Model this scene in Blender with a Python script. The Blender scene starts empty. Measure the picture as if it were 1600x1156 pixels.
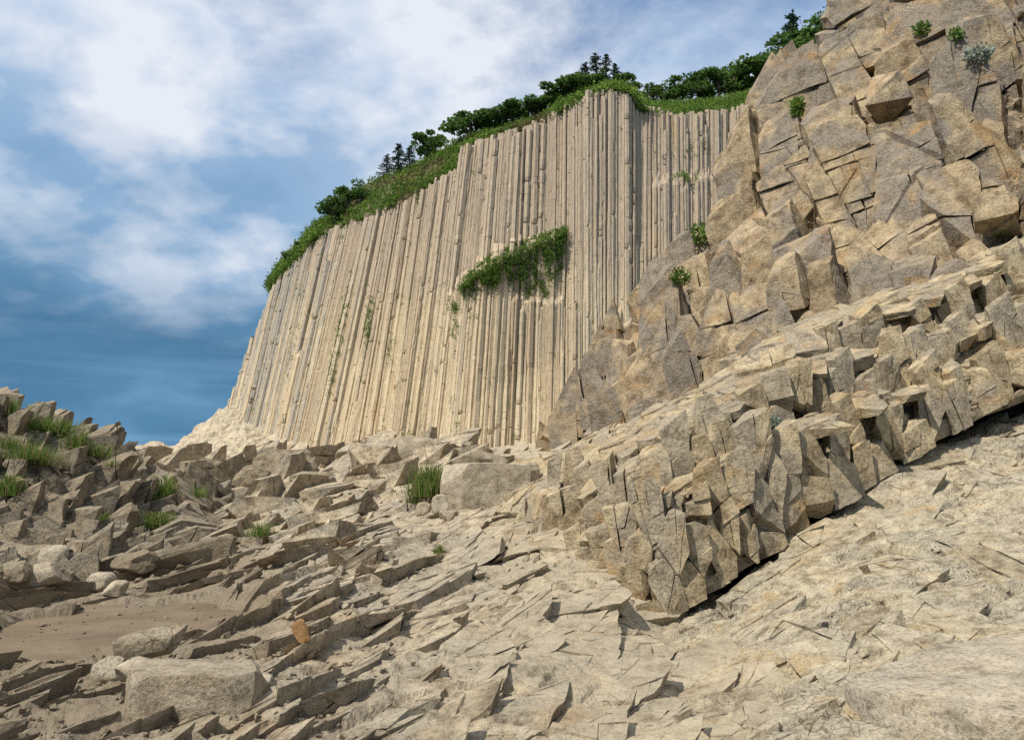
import bpy, bmesh, math, random
import numpy as np
from mathutils import Vector

# ------------------------------------------------------------------ camera, world, sun, exposure
SC = bpy.context.scene
COL = SC.collection
F_PX, PITCH, CAMZ = 1600 * 28 / 36.0, math.radians(10.3), 1.7
cam_d = bpy.data.cameras.new("camera"); cam = bpy.data.objects.new("camera", cam_d); COL.objects.link(cam)
cam.location = (0, 0, CAMZ); cam.rotation_euler = (math.pi / 2 + PITCH, 0, 0)
cam_d.sensor_width = 36; cam_d.lens = 28; cam_d.sensor_fit = 'HORIZONTAL'; cam_d.shift_y = -45 / 1600.0
cam_d.clip_start = 0.05; cam_d.clip_end = 60000
SC.camera = cam
SC.view_settings.view_transform = 'Standard'; SC.view_settings.look = 'None'
SC.view_settings.exposure = 0.0; SC.view_settings.gamma = 1.0
SC.cycles.use_denoising = False; SC.cycles.max_bounces = 4; SC.cycles.diffuse_bounces = 2; SC.cycles.glossy_bounces = 1; SC.cycles.transmission_bounces = 2
SC.render.resolution_x = 1024; SC.render.resolution_y = 739

SUN_EL, SUN_AZ = math.radians(53), math.radians(227)     # azimuth clockwise from +Y: behind and to the left
sdir = Vector((math.sin(SUN_AZ) * math.cos(SUN_EL), math.cos(SUN_AZ) * math.cos(SUN_EL), math.sin(SUN_EL)))
sun_d = bpy.data.lights.new("sun", 'SUN'); sun_d.energy = 5.0; sun_d.angle = math.radians(0.55); sun_d.color = (1.0, 0.95, 0.86)
sun = bpy.data.objects.new("sun", sun_d); COL.objects.link(sun)
sun.rotation_euler = sdir.to_track_quat('Z', 'Y').to_euler(); sun.location = (-30, -30, 60)


class NT:
    """tiny node-tree helper"""
    def __init__(s, tree):
        s.t = tree; tree.nodes.clear()
    def n(s, typ, _in=None, **kw):
        nd = s.t.nodes.new(typ)
        for k, v in kw.items(): setattr(nd, k, v)
        for k, v in (_in or {}).items(): s.set(nd, k, v)
        return nd
    def set(s, nd, k, v):
        sock = nd.inputs[k]
        if isinstance(v, bpy.types.NodeSocket): s.t.links.new(v, sock)
        elif isinstance(v, bpy.types.Node): s.t.links.new(v.outputs[0], sock)
        else: sock.default_value = v
    def math(s, op, a, b=0.0, c=0.0, clamp=False):
        return s.n('ShaderNodeMath', {0: a, 1: b, 2: c}, operation=op, use_clamp=clamp).outputs[0]
    def mix(s, f, a, b, blend='MIX'):
        nd = s.n('ShaderNodeMix', data_type='RGBA', blend_type=blend)
        for i, v in ((0, f), (6, a), (7, b)):
            if isinstance(v, tuple) and len(v) == 3: v = v + (1,)
            s.set(nd, i, v)
        return nd.outputs[2]
    def noise(s, vec, scale, detail=4, rough=0.55, dist=0.0):
        return s.n('ShaderNodeTexNoise', {'Vector': vec, 'Scale': scale, 'Detail': detail, 'Roughness': rough, 'Distortion': dist}).outputs[0]
    def ramp(s, f, stops, mode='LINEAR'):
        nd = s.n('ShaderNodeValToRGB', {0: f}); cr = nd.color_ramp; cr.interpolation = mode
        while len(cr.elements) < len(stops): cr.elements.new(0.5)
        for e, (p, c) in zip(cr.elements, stops):
            e.position = p; e.color = (c + (1,)) if isinstance(c, tuple) else (c, c, c, 1)
        return nd.outputs[0]
    def scale(s, vec, xyz):
        return s.n('ShaderNodeVectorMath', {0: vec, 1: xyz}, operation='MULTIPLY').outputs[0]


def build_world():
    w = bpy.data.worlds.new("World"); SC.world = w; w.use_nodes = True
    w.cycles.sampling_method = 'MANUAL'; w.cycles.sample_map_resolution = 256
    g = NT(w.node_tree)
    sky = g.n('ShaderNodeTexSky', sky_type='NISHITA', sun_disc=False, sun_elevation=SUN_EL, sun_rotation=SUN_AZ,
              air_density=1.0, dust_density=1.2, ozone_density=1.5)
    S = 0.10
    d = g.n('ShaderNodeTexCoord').outputs['Generated']
    sep = g.n('ShaderNodeSeparateXYZ', {0: d})
    el = g.math('MAXIMUM', sep.outputs[2], 0.0)
    zz = g.math('ADD', el, 0.36)
    px = g.math('DIVIDE', sep.outputs[0], zz); py = g.math('DIVIDE', sep.outputs[1], zz)
    p = g.n('ShaderNodeCombineXYZ', {0: px, 1: py, 2: 0.0}).outputs[0]
    # tones of the cloud deck by its height above the horizon: dark rain-blue bank low down, bright cumulus above
    big = g.noise(g.n('ShaderNodeVectorMath', {0: p, 1: (3.1, 7.7, 0)}, operation='ADD').outputs[0], 2.0, 5, 0.5, 0.1)
    elw = g.math('ADD', el, g.math('MULTIPLY', g.math('SUBTRACT', big, 0.5), 0.42))
    deck = g.ramp(elw, [(0.0, (.19, .38, .58)), (.06, (.10, .25, .42)), (.14, (.075, .20, .355)), (.22, (.13, .28, .46)),
                        (.32, (.27, .44, .66)), (.45, (.47, .60, .80)), (.62, (.60, .70, .86))])
    streak = g.noise(g.scale(d, (1.2, 1.2, 22.0)), 2.2, 4, 0.5, 0.2)
    low = g.ramp(el, [(0.0, 1.0), (.10, .55), (.2, 0.0)])
    deck = g.mix(g.math('MULTIPLY', g.ramp(streak, [(.5, 0.0), (.68, 0.75)]), low), deck, (.22, .42, .64))
    puff = g.noise(g.n('ShaderNodeVectorMath', {0: p, 1: (1.7, 0.4, 0.6)}, operation='ADD').outputs[0], 4.2, 8, 0.56, 0.05)
    puffm = g.math('MULTIPLY', g.ramp(puff, [(.42, 0.0), (.60, 1.0)]), g.ramp(elw, [(.12, .0), (.28, .5), (.38, 1.0)]))
    deck = g.mix(puffm, deck, (.80, .84, .92))
    hole = g.noise(g.n('ShaderNodeVectorMath', {0: p, 1: (9.2, 2.4, 4.0)}, operation='ADD').outputs[0], 2.1, 7, 0.6, 0.3)
    holem = g.math('MULTIPLY', g.ramp(hole, [(.54, 0.0), (.68, .8)]), g.ramp(el, [(.3, 0.0), (.5, 1.0)]))
    k = 1.0 / S
    deck10 = g.n('ShaderNodeVectorMath', {0: deck, 1: (k, k, k)}, operation='MULTIPLY').outputs[0]
    skyb = g.mix(0.45, sky, (1.6, 3.7, 7.4))
    colr = g.mix(holem, deck10, skyb)
    bg = g.n('ShaderNodeBackground', {'Color': colr, 'Strength': S})
    g.n('ShaderNodeOutputWorld', {'Surface': bg})

build_world()


def at(u, v, Y):
    """world point seen at photo position (u, v) that lies Y metres ahead"""
    a, b = (u - 800) / F_PX, (533 - v) / F_PX
    dy = math.cos(PITCH) - b * math.sin(PITCH); dz = math.sin(PITCH) + b * math.cos(PITCH)
    k = Y / dy
    return Vector((a * k, Y, CAMZ + dz * k))


# ------------------------------------------------------------------ vectorised noise
def hash3(ix, iy, iz, seed):
    h = (ix.astype(np.int64) * 374761393 + iy.astype(np.int64) * 668265263 + iz.astype(np.int64) * 2147483647 + seed * 974634777) & 0xFFFFFFFF
    h = ((h ^ (h >> 13)) * 1274126177) & 0xFFFFFFFF
    h = ((h ^ (h >> 16)) * 2246822519) & 0xFFFFFFFF
    return h ^ (h >> 13)

def rnd(h, k):
    x = (h * (2 * k + 1) * 2654435761 + k * 40503) & 0xFFFFFFFF
    x = ((x ^ (x >> 15)) * 2246822519) & 0xFFFFFFFF
    x = x ^ (x >> 13)
    return (x & 0xFFFFFF).astype(np.float64) / 0x1000000

def perlin(P, seed=0):
    I = np.floor(P).astype(np.int64); f = P - I
    w = f * f * f * (f * (f * 6 - 15) + 10)
    out = 0
    for dx in (0, 1):
        for dy in (0, 1):
            for dz in (0, 1):
                h = hash3(I[:, 0] + dx, I[:, 1] + dy, I[:, 2] + dz, seed)
                gx = (h & 1023) / 511.5 - 1; gy = ((h >> 10) & 1023) / 511.5 - 1; gz = ((h >> 20) & 1023) / 511.5 - 1
                dot = gx * (f[:, 0] - dx) + gy * (f[:, 1] - dy) + gz * (f[:, 2] - dz)
                out = out + dot * (w[:, 0] if dx else 1 - w[:, 0]) * (w[:, 1] if dy else 1 - w[:, 1]) * (w[:, 2] if dz else 1 - w[:, 2])
    return out

def fbm(P, octaves=4, seed=0, gain=0.5):
    a, s, o = 1.0, 1.0, 0
    for i in range(octaves):
        o = o + a * perlin(P * s, seed + i * 17); a *= gain; s *= 2.03
    return o

def voronoi(Q, seed, jit=0.9):
    """F1 cell hash, vector from its seed, distance to the cell border (all in units of Q)"""
    n = len(Q)
    HID = np.empty(n, np.int64); VEC = np.empty((n, 3)); EDGE = np.empty(n)
    CH = 60000
    for c0 in range(0, n, CH):
        q = Q[c0:c0 + CH]; I = np.floor(q).astype(np.int64)
        d1 = np.full(len(q), 1e9); d2 = d1.copy(); c1 = np.zeros_like(q); c2 = np.zeros_like(q); hid = np.zeros(len(q), np.int64)
        for dx in (-1, 0, 1):
            for dy in (-1, 0, 1):
                for dz in (-1, 0, 1):
                    J = I + (dx, dy, dz)
                    h = hash3(J[:, 0], J[:, 1], J[:, 2], seed)
                    c = np.stack([J[:, 0] + .5 + jit * ((h & 1023) / 1023. - .5), J[:, 1] + .5 + jit * (((h >> 10) & 1023) / 1023. - .5),
                                  J[:, 2] + .5 + jit * (((h >> 20) & 1023) / 1023. - .5)], 1)
                    dd = ((q - c) ** 2).sum(1)
                    a = dd < d1; b = (~a) & (dd < d2)
                    d2 = np.where(a, d1, np.where(b, dd, d2)); c2 = np.where(a[:, None], c1, np.where(b[:, None], c, c2))
                    d1 = np.where(a, dd, d1); c1 = np.where(a[:, None], c, c1); hid = np.where(a, h, hid)
        HID[c0:c0 + CH] = hid; VEC[c0:c0 + CH] = q - c1
        EDGE[c0:c0 + CH] = (d2 - d1) / (2 * np.sqrt(((c2 - c1) ** 2).sum(1)) + 1e-6)
    return HID, VEC, EDGE


# ------------------------------------------------------------------ mesh / object helpers
def mesh_np(name, V, Fq, mat, smooth=False):
    """V (n,3); Fq (m,3|4) int -> mesh"""
    me = bpy.data.meshes.new(name); V = np.asarray(V, np.float32); Fq = np.asarray(Fq, np.int32)
    m, k = Fq.shape
    me.vertices.add(len(V)); me.vertices.foreach_set("co", V.ravel())
    me.loops.add(m * k); me.loops.foreach_set("vertex_index", Fq.ravel())
    me.polygons.add(m); me.polygons.foreach_set("loop_start", np.arange(0, m * k, k, dtype=np.int32))
    me.polygons.foreach_set("use_smooth", np.full(m, smooth, bool))
    if mat: me.materials.append(mat)
    me.update(calc_edges=True)
    return me

def link(name, me, parent=None, loc=None):
    o = bpy.data.objects.new(name, me); COL.objects.link(o)
    if loc is not None: o.location = loc
    if parent is not None: o.parent = parent
    return o

def tag(o, label, cat, group=None):
    o["label"] = label; o["category"] = cat
    if group: o["group"] = group
    return o

def structure(o):
    o["kind"] = "structure"; return o

def stuff(o):
    o["kind"] = "stuff"; return o


# ------------------------------------------------------------------ materials
def new_mat(name):
    m = bpy.data.materials.new(name); m.use_nodes = True
    return m, NT(m.node_tree)

def rock_material(name, pale, mid, grey, ochre, patina=0.5, rough=0.92, fs=1.0, bump=0.5, attr=True, stain=0.5, veins=0.5, tidal=False):
    m, g = new_mat(name); K = .87
    pale, mid, grey, ochre = [tuple(x * K for x in q) for q in (pale, mid, grey, ochre)]
    pos = g.n('ShaderNodeNewGeometry').outputs['Position']
    if attr:
        tint = g.n('ShaderNodeAttribute', attribute_name='tint', attribute_type='OBJECT').outputs['Fac']
    else:
        tint = 0.5
    n1 = g.noise(pos, 0.55 * fs, 4, 0.6, 0.4); n2 = g.noise(pos, 2.6 * fs, 4, 0.65); n3 = g.noise(pos, 15 * fs, 5, 0.75)
    c = g.mix(g.ramp(n2, [(.36, 0.0), (.62, 1.0)]), mid, pale)
    pm = g.math('ADD', n1, g.math('MULTIPLY', g.math('SUBTRACT', tint, 0.5), 0.5))
    pm = g.math('ADD', pm, g.math('MULTIPLY', g.math('SUBTRACT', n3, .5), .25))
    c = g.mix(g.math('MULTIPLY', g.ramp(pm, [(.43, 0.0), (.57, 1.0)]), patina), c, grey)
    on = g.noise(g.n('ShaderNodeVectorMath', {0: pos, 1: (13.7, 4.1, 8.8)}, operation='ADD').outputs[0], 0.9 * fs, 4, 0.65, 0.6)
    c = g.mix(g.math('MULTIPLY', g.ramp(on, [(.55, 0.0), (.70, 1.0)]), stain), c, ochre)
    tv = g.ramp(g.math('ADD', g.math('MULTIPLY', tint, .6), g.math('MULTIPLY', n1, .4)), [(.15, (.62, .60, .58)), (.5, (1.0, 1.0, 1.0)), (.85, (1.22, 1.18, 1.1))])
    c = g.mix(1.0, c, tv, 'MULTIPLY')
    # grain, pits and mineral specks
    c = g.mix(g.ramp(n3, [(.32, .7), (.47, 0.0)]), c, tuple(x * .48 for x in grey))
    c = g.mix(g.ramp(n2, [(.32, .6), (.45, 0.0)]), c, tuple(x * .55 for x in mid))
    c = g.mix(g.ramp(n3, [(.56, 0.0), (.76, .35)]), c, tuple(min(.75, x * 1.25) for x in pale))
    c = g.mix(1.0, c, g.ramp(g.math('ADD', g.math('MULTIPLY', n3, .6), g.math('MULTIPLY', n2, .4)), [(.30, (.50, .47, .43)), (.50, (1.0, 1.0, 1.0)), (.68, (1.32, 1.30, 1.25))]), 'MULTIPLY')
    vor = g.n('ShaderNodeTexVoronoi', {'Vector': g.mix(0.3, pos, g.n('ShaderNodeTexNoise', {'Vector': pos, 'Scale': 2.2 * fs, 'Detail': 2}).outputs[1]), 'Scale': 3.4 * fs}, feature='DISTANCE_TO_EDGE').outputs[0]
    vl = g.ramp(vor, [(.0, 1.0), (.042, 0.0)])
    vl = g.math('MULTIPLY', vl, g.ramp(n1, [(.45, 0.0), (.6, veins)]))
    c = g.mix(vl, c, tuple(x * .35 for x in mid))
    hb = g.math('ADD', g.math('MULTIPLY', n2, .10 / fs), g.math('MULTIPLY', n3, .085 / fs))
    hb = g.math('SUBTRACT', hb, g.math('MULTIPLY', vl, .03 / fs))
    b2 = g.n('ShaderNodeBump', {'Strength': min(1.0, bump * 1.6), 'Distance': 1.0, 'Height': hb})
    if tidal:                                        # dark algae and silt on the low rock beside the sand pool; paler dry rock inland
        sx = g.n('ShaderNodeSeparateXYZ', {0: pos})
        tm = g.math('ADD', g.math('ADD', sx.outputs[2], g.math('MULTIPLY', sx.outputs[0], .12)), g.math('MULTIPLY', g.math('SUBTRACT', n1, .5), .8))
        c = g.mix(g.ramp(g.math('ADD', tm, .5), [(.1, .75), (.42, 0.0)]), c, (.20, .155, .10))
        pm2 = g.math('ADD', g.math('MULTIPLY', sx.outputs[0], .10), g.math('ADD', n1, g.math('MULTIPLY', n2, .3)))
        c = g.mix(g.ramp(pm2, [(.50, 0.0), (.80, .6)]), c, g.mix(n2, (.37, .30, .19), (.56, .47, .325)))
    bs = g.n('ShaderNodeBsdfPrincipled', {'Base Color': c, 'Roughness': rough, 'Normal': b2})
    bs.inputs['Specular IOR Level'].default_value = 0.25
    g.n('ShaderNodeOutputMaterial', {'Surface': bs})
    return m

def column_material():
    m, g = new_mat("column_rock")
    pos = g.n('ShaderNodeNewGeometry').outputs['Position']
    tint = g.n('ShaderNodeAttribute', attribute_name='tint', attribute_type='OBJECT').outputs['Fac']
    grey = g.n('ShaderNodeAttribute', attribute_name='grey', attribute_type='OBJECT').outputs['Fac']
    st = g.scale(pos, (1.0, 1.0, 0.10))
    s1 = g.noise(st, 1.6, 5, .6); s2 = g.noise(st, 7.5, 5, .7); big = g.noise(pos, 0.13, 4, .55); fine = g.noise(pos, 5.0, 5, .7)
    tn = g.math('ADD', g.math('MULTIPLY', tint, .55), g.math('MULTIPLY', s1, .45))
    c = g.ramp(tn, [(.18, (.38, .29, .19)), (.36, (.48, .375, .24)), (.52, (.56, .45, .285)), (.66, (.61, .505, .345)), (.85, (.46, .355, .22))])
    zs = g.n('ShaderNodeSeparateXYZ', {0: pos}).outputs[2]
    pinkish = g.ramp(g.math('ADD', g.math('MULTIPLY', zs, .022), g.math('MULTIPLY', big, .7)), [(.62, 0.0), (.95, .65)])
    c = g.mix(pinkish, c, (.33, .262, .205))
    gm = g.math('ADD', grey, g.math('MULTIPLY', g.math('SUBTRACT', s1, .5), 1.3))
    c = g.mix(g.ramp(gm, [(.45, 0.0), (.75, .85)]), c, (.315, .29, .245))
    c = g.mix(g.ramp(s2, [(.52, 0.0), (.68, .6)]), c, (.23, .18, .12))
    c = g.mix(g.ramp(s2, [(.30, .6), (.46, 0.0)]), c, (.58, .48, .33))
    c = g.mix(g.math('MULTIPLY', g.ramp(g.noise(st, .9, 4, .6, .3), [(.63, 0.0), (.72, 1.0)]), .45), c, (.42, .27, .11))
    c = g.mix(g.ramp(fine, [(.30, .6), (.42, 0.0)]), c, (.13, .105, .075))
    b = g.n('ShaderNodeBump', {'Strength': .6, 'Distance': .10, 'Height': g.math('ADD', fine, s2)})
    bs = g.n('ShaderNodeBsdfPrincipled', {'Base Color': c, 'Roughness': .93, 'Normal': b}); bs.inputs['Specular IOR Level'].default_value = .2
    g.n('ShaderNodeOutputMaterial', {'Surface': bs})
    return m

def leaf_material(name, dark, light, trans=0.25):
    m, g = new_mat(name)
    at_ = g.n('ShaderNodeAttribute', attribute_name='hue').outputs['Fac']
    oi = g.n('ShaderNodeObjectInfo').outputs['Random']
    c = g.mix(g.math('MINIMUM', at_, 1.0), dark, light)
    c = g.mix(g.math('GREATER_THAN', at_, 1.1), c, (.30, .24, .11))
    c = g.mix(g.math('MULTIPLY', oi, .35), c, tuple(x * .6 for x in dark))
    d = g.n('ShaderNodeBsdfDiffuse', {'Color': c}); t = g.n('ShaderNodeBsdfTranslucent', {'Color': c})
    g.n('ShaderNodeOutputMaterial', {'Surface': g.n('ShaderNodeMixShader', {0: trans, 1: d, 2: t})})
    return m

M = {}
M['wall'] = rock_material("outcrop_rock", (.56, .435, .265), (.40, .295, .17), (.275, .235, .19), (.44, .245, .085), patina=.92, fs=1.0, stain=.7, veins=.55)
M['bench'] = rock_material("bench_rock", (.60, .485, .30), (.43, .325, .185), (.31, .27, .21), (.47, .28, .10), patina=.75, fs=1.5, stain=.65)
M['pale'] = rock_material("pale_slab_rock", (.58, .49, .335), (.40, .32, .20), (.36, .325, .255), (.48, .32, .13), patina=.6, fs=2.3, stain=.65, veins=.95)
M['ground'] = rock_material("shore_rock", (.58, .48, .33), (.40, .315, .205), (.33, .29, .225), (.45, .27, .13), patina=.8, fs=1.6, stain=.45, veins=.8, tidal=True)
M['knoll'] = rock_material("knoll_rock", (.38, .31, .21), (.25, .20, .135), (.21, .185, .145), (.33, .21, .10), patina=.6, fs=1.4, stain=.3)
M['boulder'] = rock_material("boulder_rock", (.60, .51, .37), (.50, .41, .285), (.39, .35, .28), (.50, .36, .20), patina=.45, fs=2.0, bump=.5, stain=.35, veins=.3)
M['scree'] = rock_material("scree_rock", (.68, .58, .42), (.58, .48, .33), (.50, .44, .35), (.56, .42, .24), patina=.3, fs=.6, stain=.2)
M['column'] = column_material()
M['leaf'] = leaf_material("leaf_green", (.055, .115, .03), (.20, .31, .075), .4)
M['needle'] = leaf_material("needle_green", (.018, .045, .026), (.055, .11, .048), .2)
M['grass'] = leaf_material("grass_green", (.075, .145, .024), (.21, .30, .07), .4)
M['cover'] = leaf_material("slope_green", (.085, .165, .03), (.25, .35, .075), .35)
M['heath'] = leaf_material("heath_brown", (.115, .105, .05), (.22, .18, .085), .2)
M['silver'] = leaf_material("silver_leaf", (.20, .25, .19), (.38, .42, .34), .2)
def plain(name, col, rough=.9):
    m, g = new_mat(name)
    pos = g.n('ShaderNodeNewGeometry').outputs['Position']
    c = g.mix(g.noise(pos, 6, 5, .6), tuple(x * .7 for x in col), tuple(min(1, x * 1.25) for x in col))
    bs = g.n('ShaderNodeBsdfPrincipled', {'Base Color': c, 'Roughness': rough, 'Normal': g.n('ShaderNodeBump', {'Strength': .5, 'Distance': .05, 'Height': g.noise(pos, 22, 4, .7)})}); bs.inputs['Specular IOR Level'].default_value = .2
    g.n('ShaderNodeOutputMaterial', {'Surface': bs}); return m
M['bark'] = plain("bark", (.12, .09, .065))
M['rust'] = plain("rust_rock", (.30, .165, .07))
M['soil'] = plain("hill_soil", (.13, .13, .06))


# ------------------------------------------------------------------ fractured rock sheets
BED = np.array([-.44, -.30, .85]); BED /= np.linalg.norm(BED)          # bedding normal: beds dip down to the left and forward
E1 = np.cross([0, -1, .2], BED); E1 /= np.linalg.norm(E1)               # along the bed, roughly across the view
E2 = np.cross(BED, E1)
AX = np.stack([E1, E2, BED], 1)                                        # columns are the three joint directions
BEDG = np.array([-.50, .16, .85]); BEDG /= np.linalg.norm(BEDG)
G1 = np.array([.38, .92, .0]); G1 -= BEDG * (G1 @ BEDG); G1 /= np.linalg.norm(G1)
AXG = np.stack([G1, np.cross(BEDG, G1), BEDG], 1)
UPR = np.stack([[1, 0, .08], [0, 1, 0], [-.08, 0, 1]], 1).astype(float)

def catmull(C, t):
    """C (k,...) control rows, t in [0, k-1] -> interpolated rows"""
    k = len(C); i = np.clip(np.floor(t).astype(int), 0, k - 2); f = (t - i)
    sh = (-1,) + (1,) * (C.ndim - 1); f = f.reshape(sh)
    p1, p2 = C[i], C[i + 1]
    p0 = np.where((i == 0).reshape(sh), 2 * p1 - p2, C[np.maximum(i - 1, 0)])
    p3 = np.where((i == k - 2).reshape(sh), 2 * p2 - p1, C[np.minimum(i + 2, k - 1)])
    return .5 * (2 * p1 + (p2 - p0) * f + (2 * p0 - 5 * p1 + 4 * p2 - p3) * f ** 2 + (3 * p1 - p0 - 3 * p2 + p3) * f ** 3)

def lerp_rows(C, t):
    i = np.clip(np.floor(t).astype(int), 0, len(C) - 2); f = (t - i).reshape((-1,) + (1,) * (C.ndim - 1))
    return C[i] * (1 - f) + C[i + 1] * f

def sheet_points(net, nu, nv, lin=False):
    """net rows of (u, v, Y) -> grid of world points (nv, nu, 3) and outward normals"""
    W = np.array([[list(at(*p)) for p in row] for row in net])
    A = (lerp_rows if lin else catmull)(W, np.linspace(0, len(W) - 1, nv))
    A = np.swapaxes(catmull(np.swapaxes(A, 0, 1), np.linspace(0, W.shape[1] - 1, nu)), 0, 1)
    du = np.gradient(A, axis=1); dv = np.gradient(A, axis=0)
    N = np.cross(du, dv); N /= np.linalg.norm(N, axis=2, keepdims=True) + 1e-9
    return A, N


def clip(poly, n, d):
    """cut a convex polyhedron (list of faces) by n.x <= d"""
    nx, ny, nz = n; out = []; cap = []
    for f in poly:
        ds = [nx * p[0] + ny * p[1] + nz * p[2] - d for p in f]
        if max(ds) <= 1e-7: out.append(f); continue
        if min(ds) >= -1e-7: continue
        g = []; b = f[-1]; db = ds[-1]
        for a, da in zip(f, ds):
            if (da > 0) != (db > 0):
                t = db / (db - da); pt = (b[0] + (a[0] - b[0]) * t, b[1] + (a[1] - b[1]) * t, b[2] + (a[2] - b[2]) * t)
                g.append(pt); cap.append(pt)
            if da <= 0: g.append(a)
            b, db = a, da
        if len(g) > 2: out.append(g)
    if len(cap) > 2 and out:
        c = [sum(p[k] for p in cap) / len(cap) for k in range(3)]
        ax = (0, 0, 1) if abs(nz) < .8 else (1, 0, 0)
        ux, uy, uz = ny * ax[2] - nz * ax[1], nz * ax[0] - nx * ax[2], nx * ax[1] - ny * ax[0]
        wx, wy, wz = ny * uz - nz * uy, nz * ux - nx * uz, nx * uy - ny * ux
        def ang(p):
            x, y, z = p[0] - c[0], p[1] - c[1], p[2] - c[2]
            return math.atan2(x * wx + y * wy + z * wz, x * ux + y * uy + z * uz)
        cap.sort(key=ang)
        g = [cap[0]]
        for p in cap[1:]:
            if abs(p[0] - g[-1][0]) + abs(p[1] - g[-1][1]) + abs(p[2] - g[-1][2]) > 1e-6: g.append(p)
        if len(g) > 2: out.append(g)
    return out

def box_poly(c, X, Y, Z, hx, hy, hz):
    P = {}
    for a in (-1, 1):
        for b in (-1, 1):
            for e in (-1, 1):
                P[a, b, e] = tuple(c[k] + a * hx * X[k] + b * hy * Y[k] + e * hz * Z[k] for k in range(3))
    q = lambda *ks: [P[k] for k in ks]
    return [q((1, -1, -1), (1, 1, -1), (1, 1, 1), (1, -1, 1)), q((-1, -1, -1), (-1, -1, 1), (-1, 1, 1), (-1, 1, -1)),
            q((-1, 1, -1), (-1, 1, 1), (1, 1, 1), (1, 1, -1)), q((-1, -1, -1), (1, -1, -1), (1, -1, 1), (-1, -1, 1)),
            q((-1, -1, 1), (1, -1, 1), (1, 1, 1), (-1, 1, 1)), q((-1, -1, -1), (-1, 1, -1), (1, 1, -1), (1, -1, -1))]

def poly_mid(poly):
    n = sum(len(f) for f in poly)
    return tuple(sum(p[k] for f in poly for p in f) / n for k in range(3))

def poly_size(poly):
    pts = [p for f in poly for p in f]
    e = sorted(max(p[k] for p in pts) - min(p[k] for p in pts) for k in range(3))
    return (e[1] * e[2]) ** .5

def tris_of(poly):
    T = []
    for f in poly:
        if len(f) == 3: T.append(f); continue
        c = tuple(sum(p[k] for p in f) / len(f) for k in range(3))
        for i in range(len(f)): T.append((f[i - 1], f[i], c))
    return np.array(T)

def subdivide(T, k):
    for _ in range(k):
        a, b, c = T[:, 0], T[:, 1], T[:, 2]
        ab, bc, ca = (a + b) / 2, (b + c) / 2, (c + a) / 2
        T = np.concatenate([np.stack(x, 1) for x in ((a, ab, ca), (ab, b, bc), (ca, bc, c), (ab, bc, ca))])
    return T

def unit(v):
    v = np.asarray(v, float); return v / (np.linalg.norm(v) + 1e-12)

def jag(P, size, amp, seed):
    """roughen: one displacement field over the points, so faces stay joined; size is per point"""
    sz = size[:, None]; Q = P * (2.2 / sz); Q2 = P * (7.5 / sz)
    D = np.stack([perlin(Q + o, seed + k) + .42 * perlin(Q2 + o, seed + k + 9) for k, o in enumerate((3.1, 17.9, 41.3))], 1)
    return P + D * (amp * sz)

def weld(T):
    P = T.reshape(-1, 3); K = np.round(P * 20000).astype(np.int64)
    key = (K[:, 0] * 73856093) ^ (K[:, 1] * 19349663 << 1) ^ (K[:, 2] * 83492791 << 2)
    _, first, inv = np.unique(key, return_index=True, return_inverse=True)
    F = inv.reshape(-1, 3)
    ok = (F[:, 0] != F[:, 1]) & (F[:, 1] != F[:, 2]) & (F[:, 0] != F[:, 2])
    return P[first], F[ok]

def grid_faces(nu, nv):
    idx = np.arange(nu * nv).reshape(nv, nu)
    return np.stack([idx[:-1, :-1], idx[:-1, 1:], idx[1:, 1:], idx[1:, :-1]], -1).reshape(-1, 4)

def saw(q, h, rise=.7):
    f = q / h - np.floor(q / h)
    return np.where(f < rise, f / rise - .5, .5 - (f - rise) / (1 - rise))

def crumble(P, N, nu, nv, seed, sizes, frame, amp, terr=None):
    """fine fractured relief for the bedrock between the blocks; sizes in units of distance/12 m"""
    h = np.zeros(len(P)); d = (P[:, 1] / 12.0)
    if terr: h += terr[0] * saw(P @ terr[2] + .12 * perlin(P * .5, seed), terr[1], .62)
    sc = np.maximum(.5, d ** .6)
    for i, sz in enumerate(sizes):
        H, vec, edge = voronoi((P @ frame) / np.array(sz), seed + 31 * i, .8)
        m = min(sz); tl = np.stack([rnd(H, 2) - .5, rnd(H, 3) - .5, rnd(H, 4) - .5], 1) * 2
        h += m * amp * ((rnd(H, 1) - .5) * 2 - .6 * np.exp(-(edge * m / (.10 * m)) ** 2)) + .5 * amp * (vec * sz * tl).sum(1)
    h += .05 * fbm(P * 2.2, 4, seed + 7, .6)
    g = h.reshape(nv, nu); p = np.pad(g, 1, mode='edge')
    g = (p[1:-1, :-2] + 2 * p[1:-1, 1:-1] + p[1:-1, 2:]) / 4
    return P + N * g.reshape(-1, 1)

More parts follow.
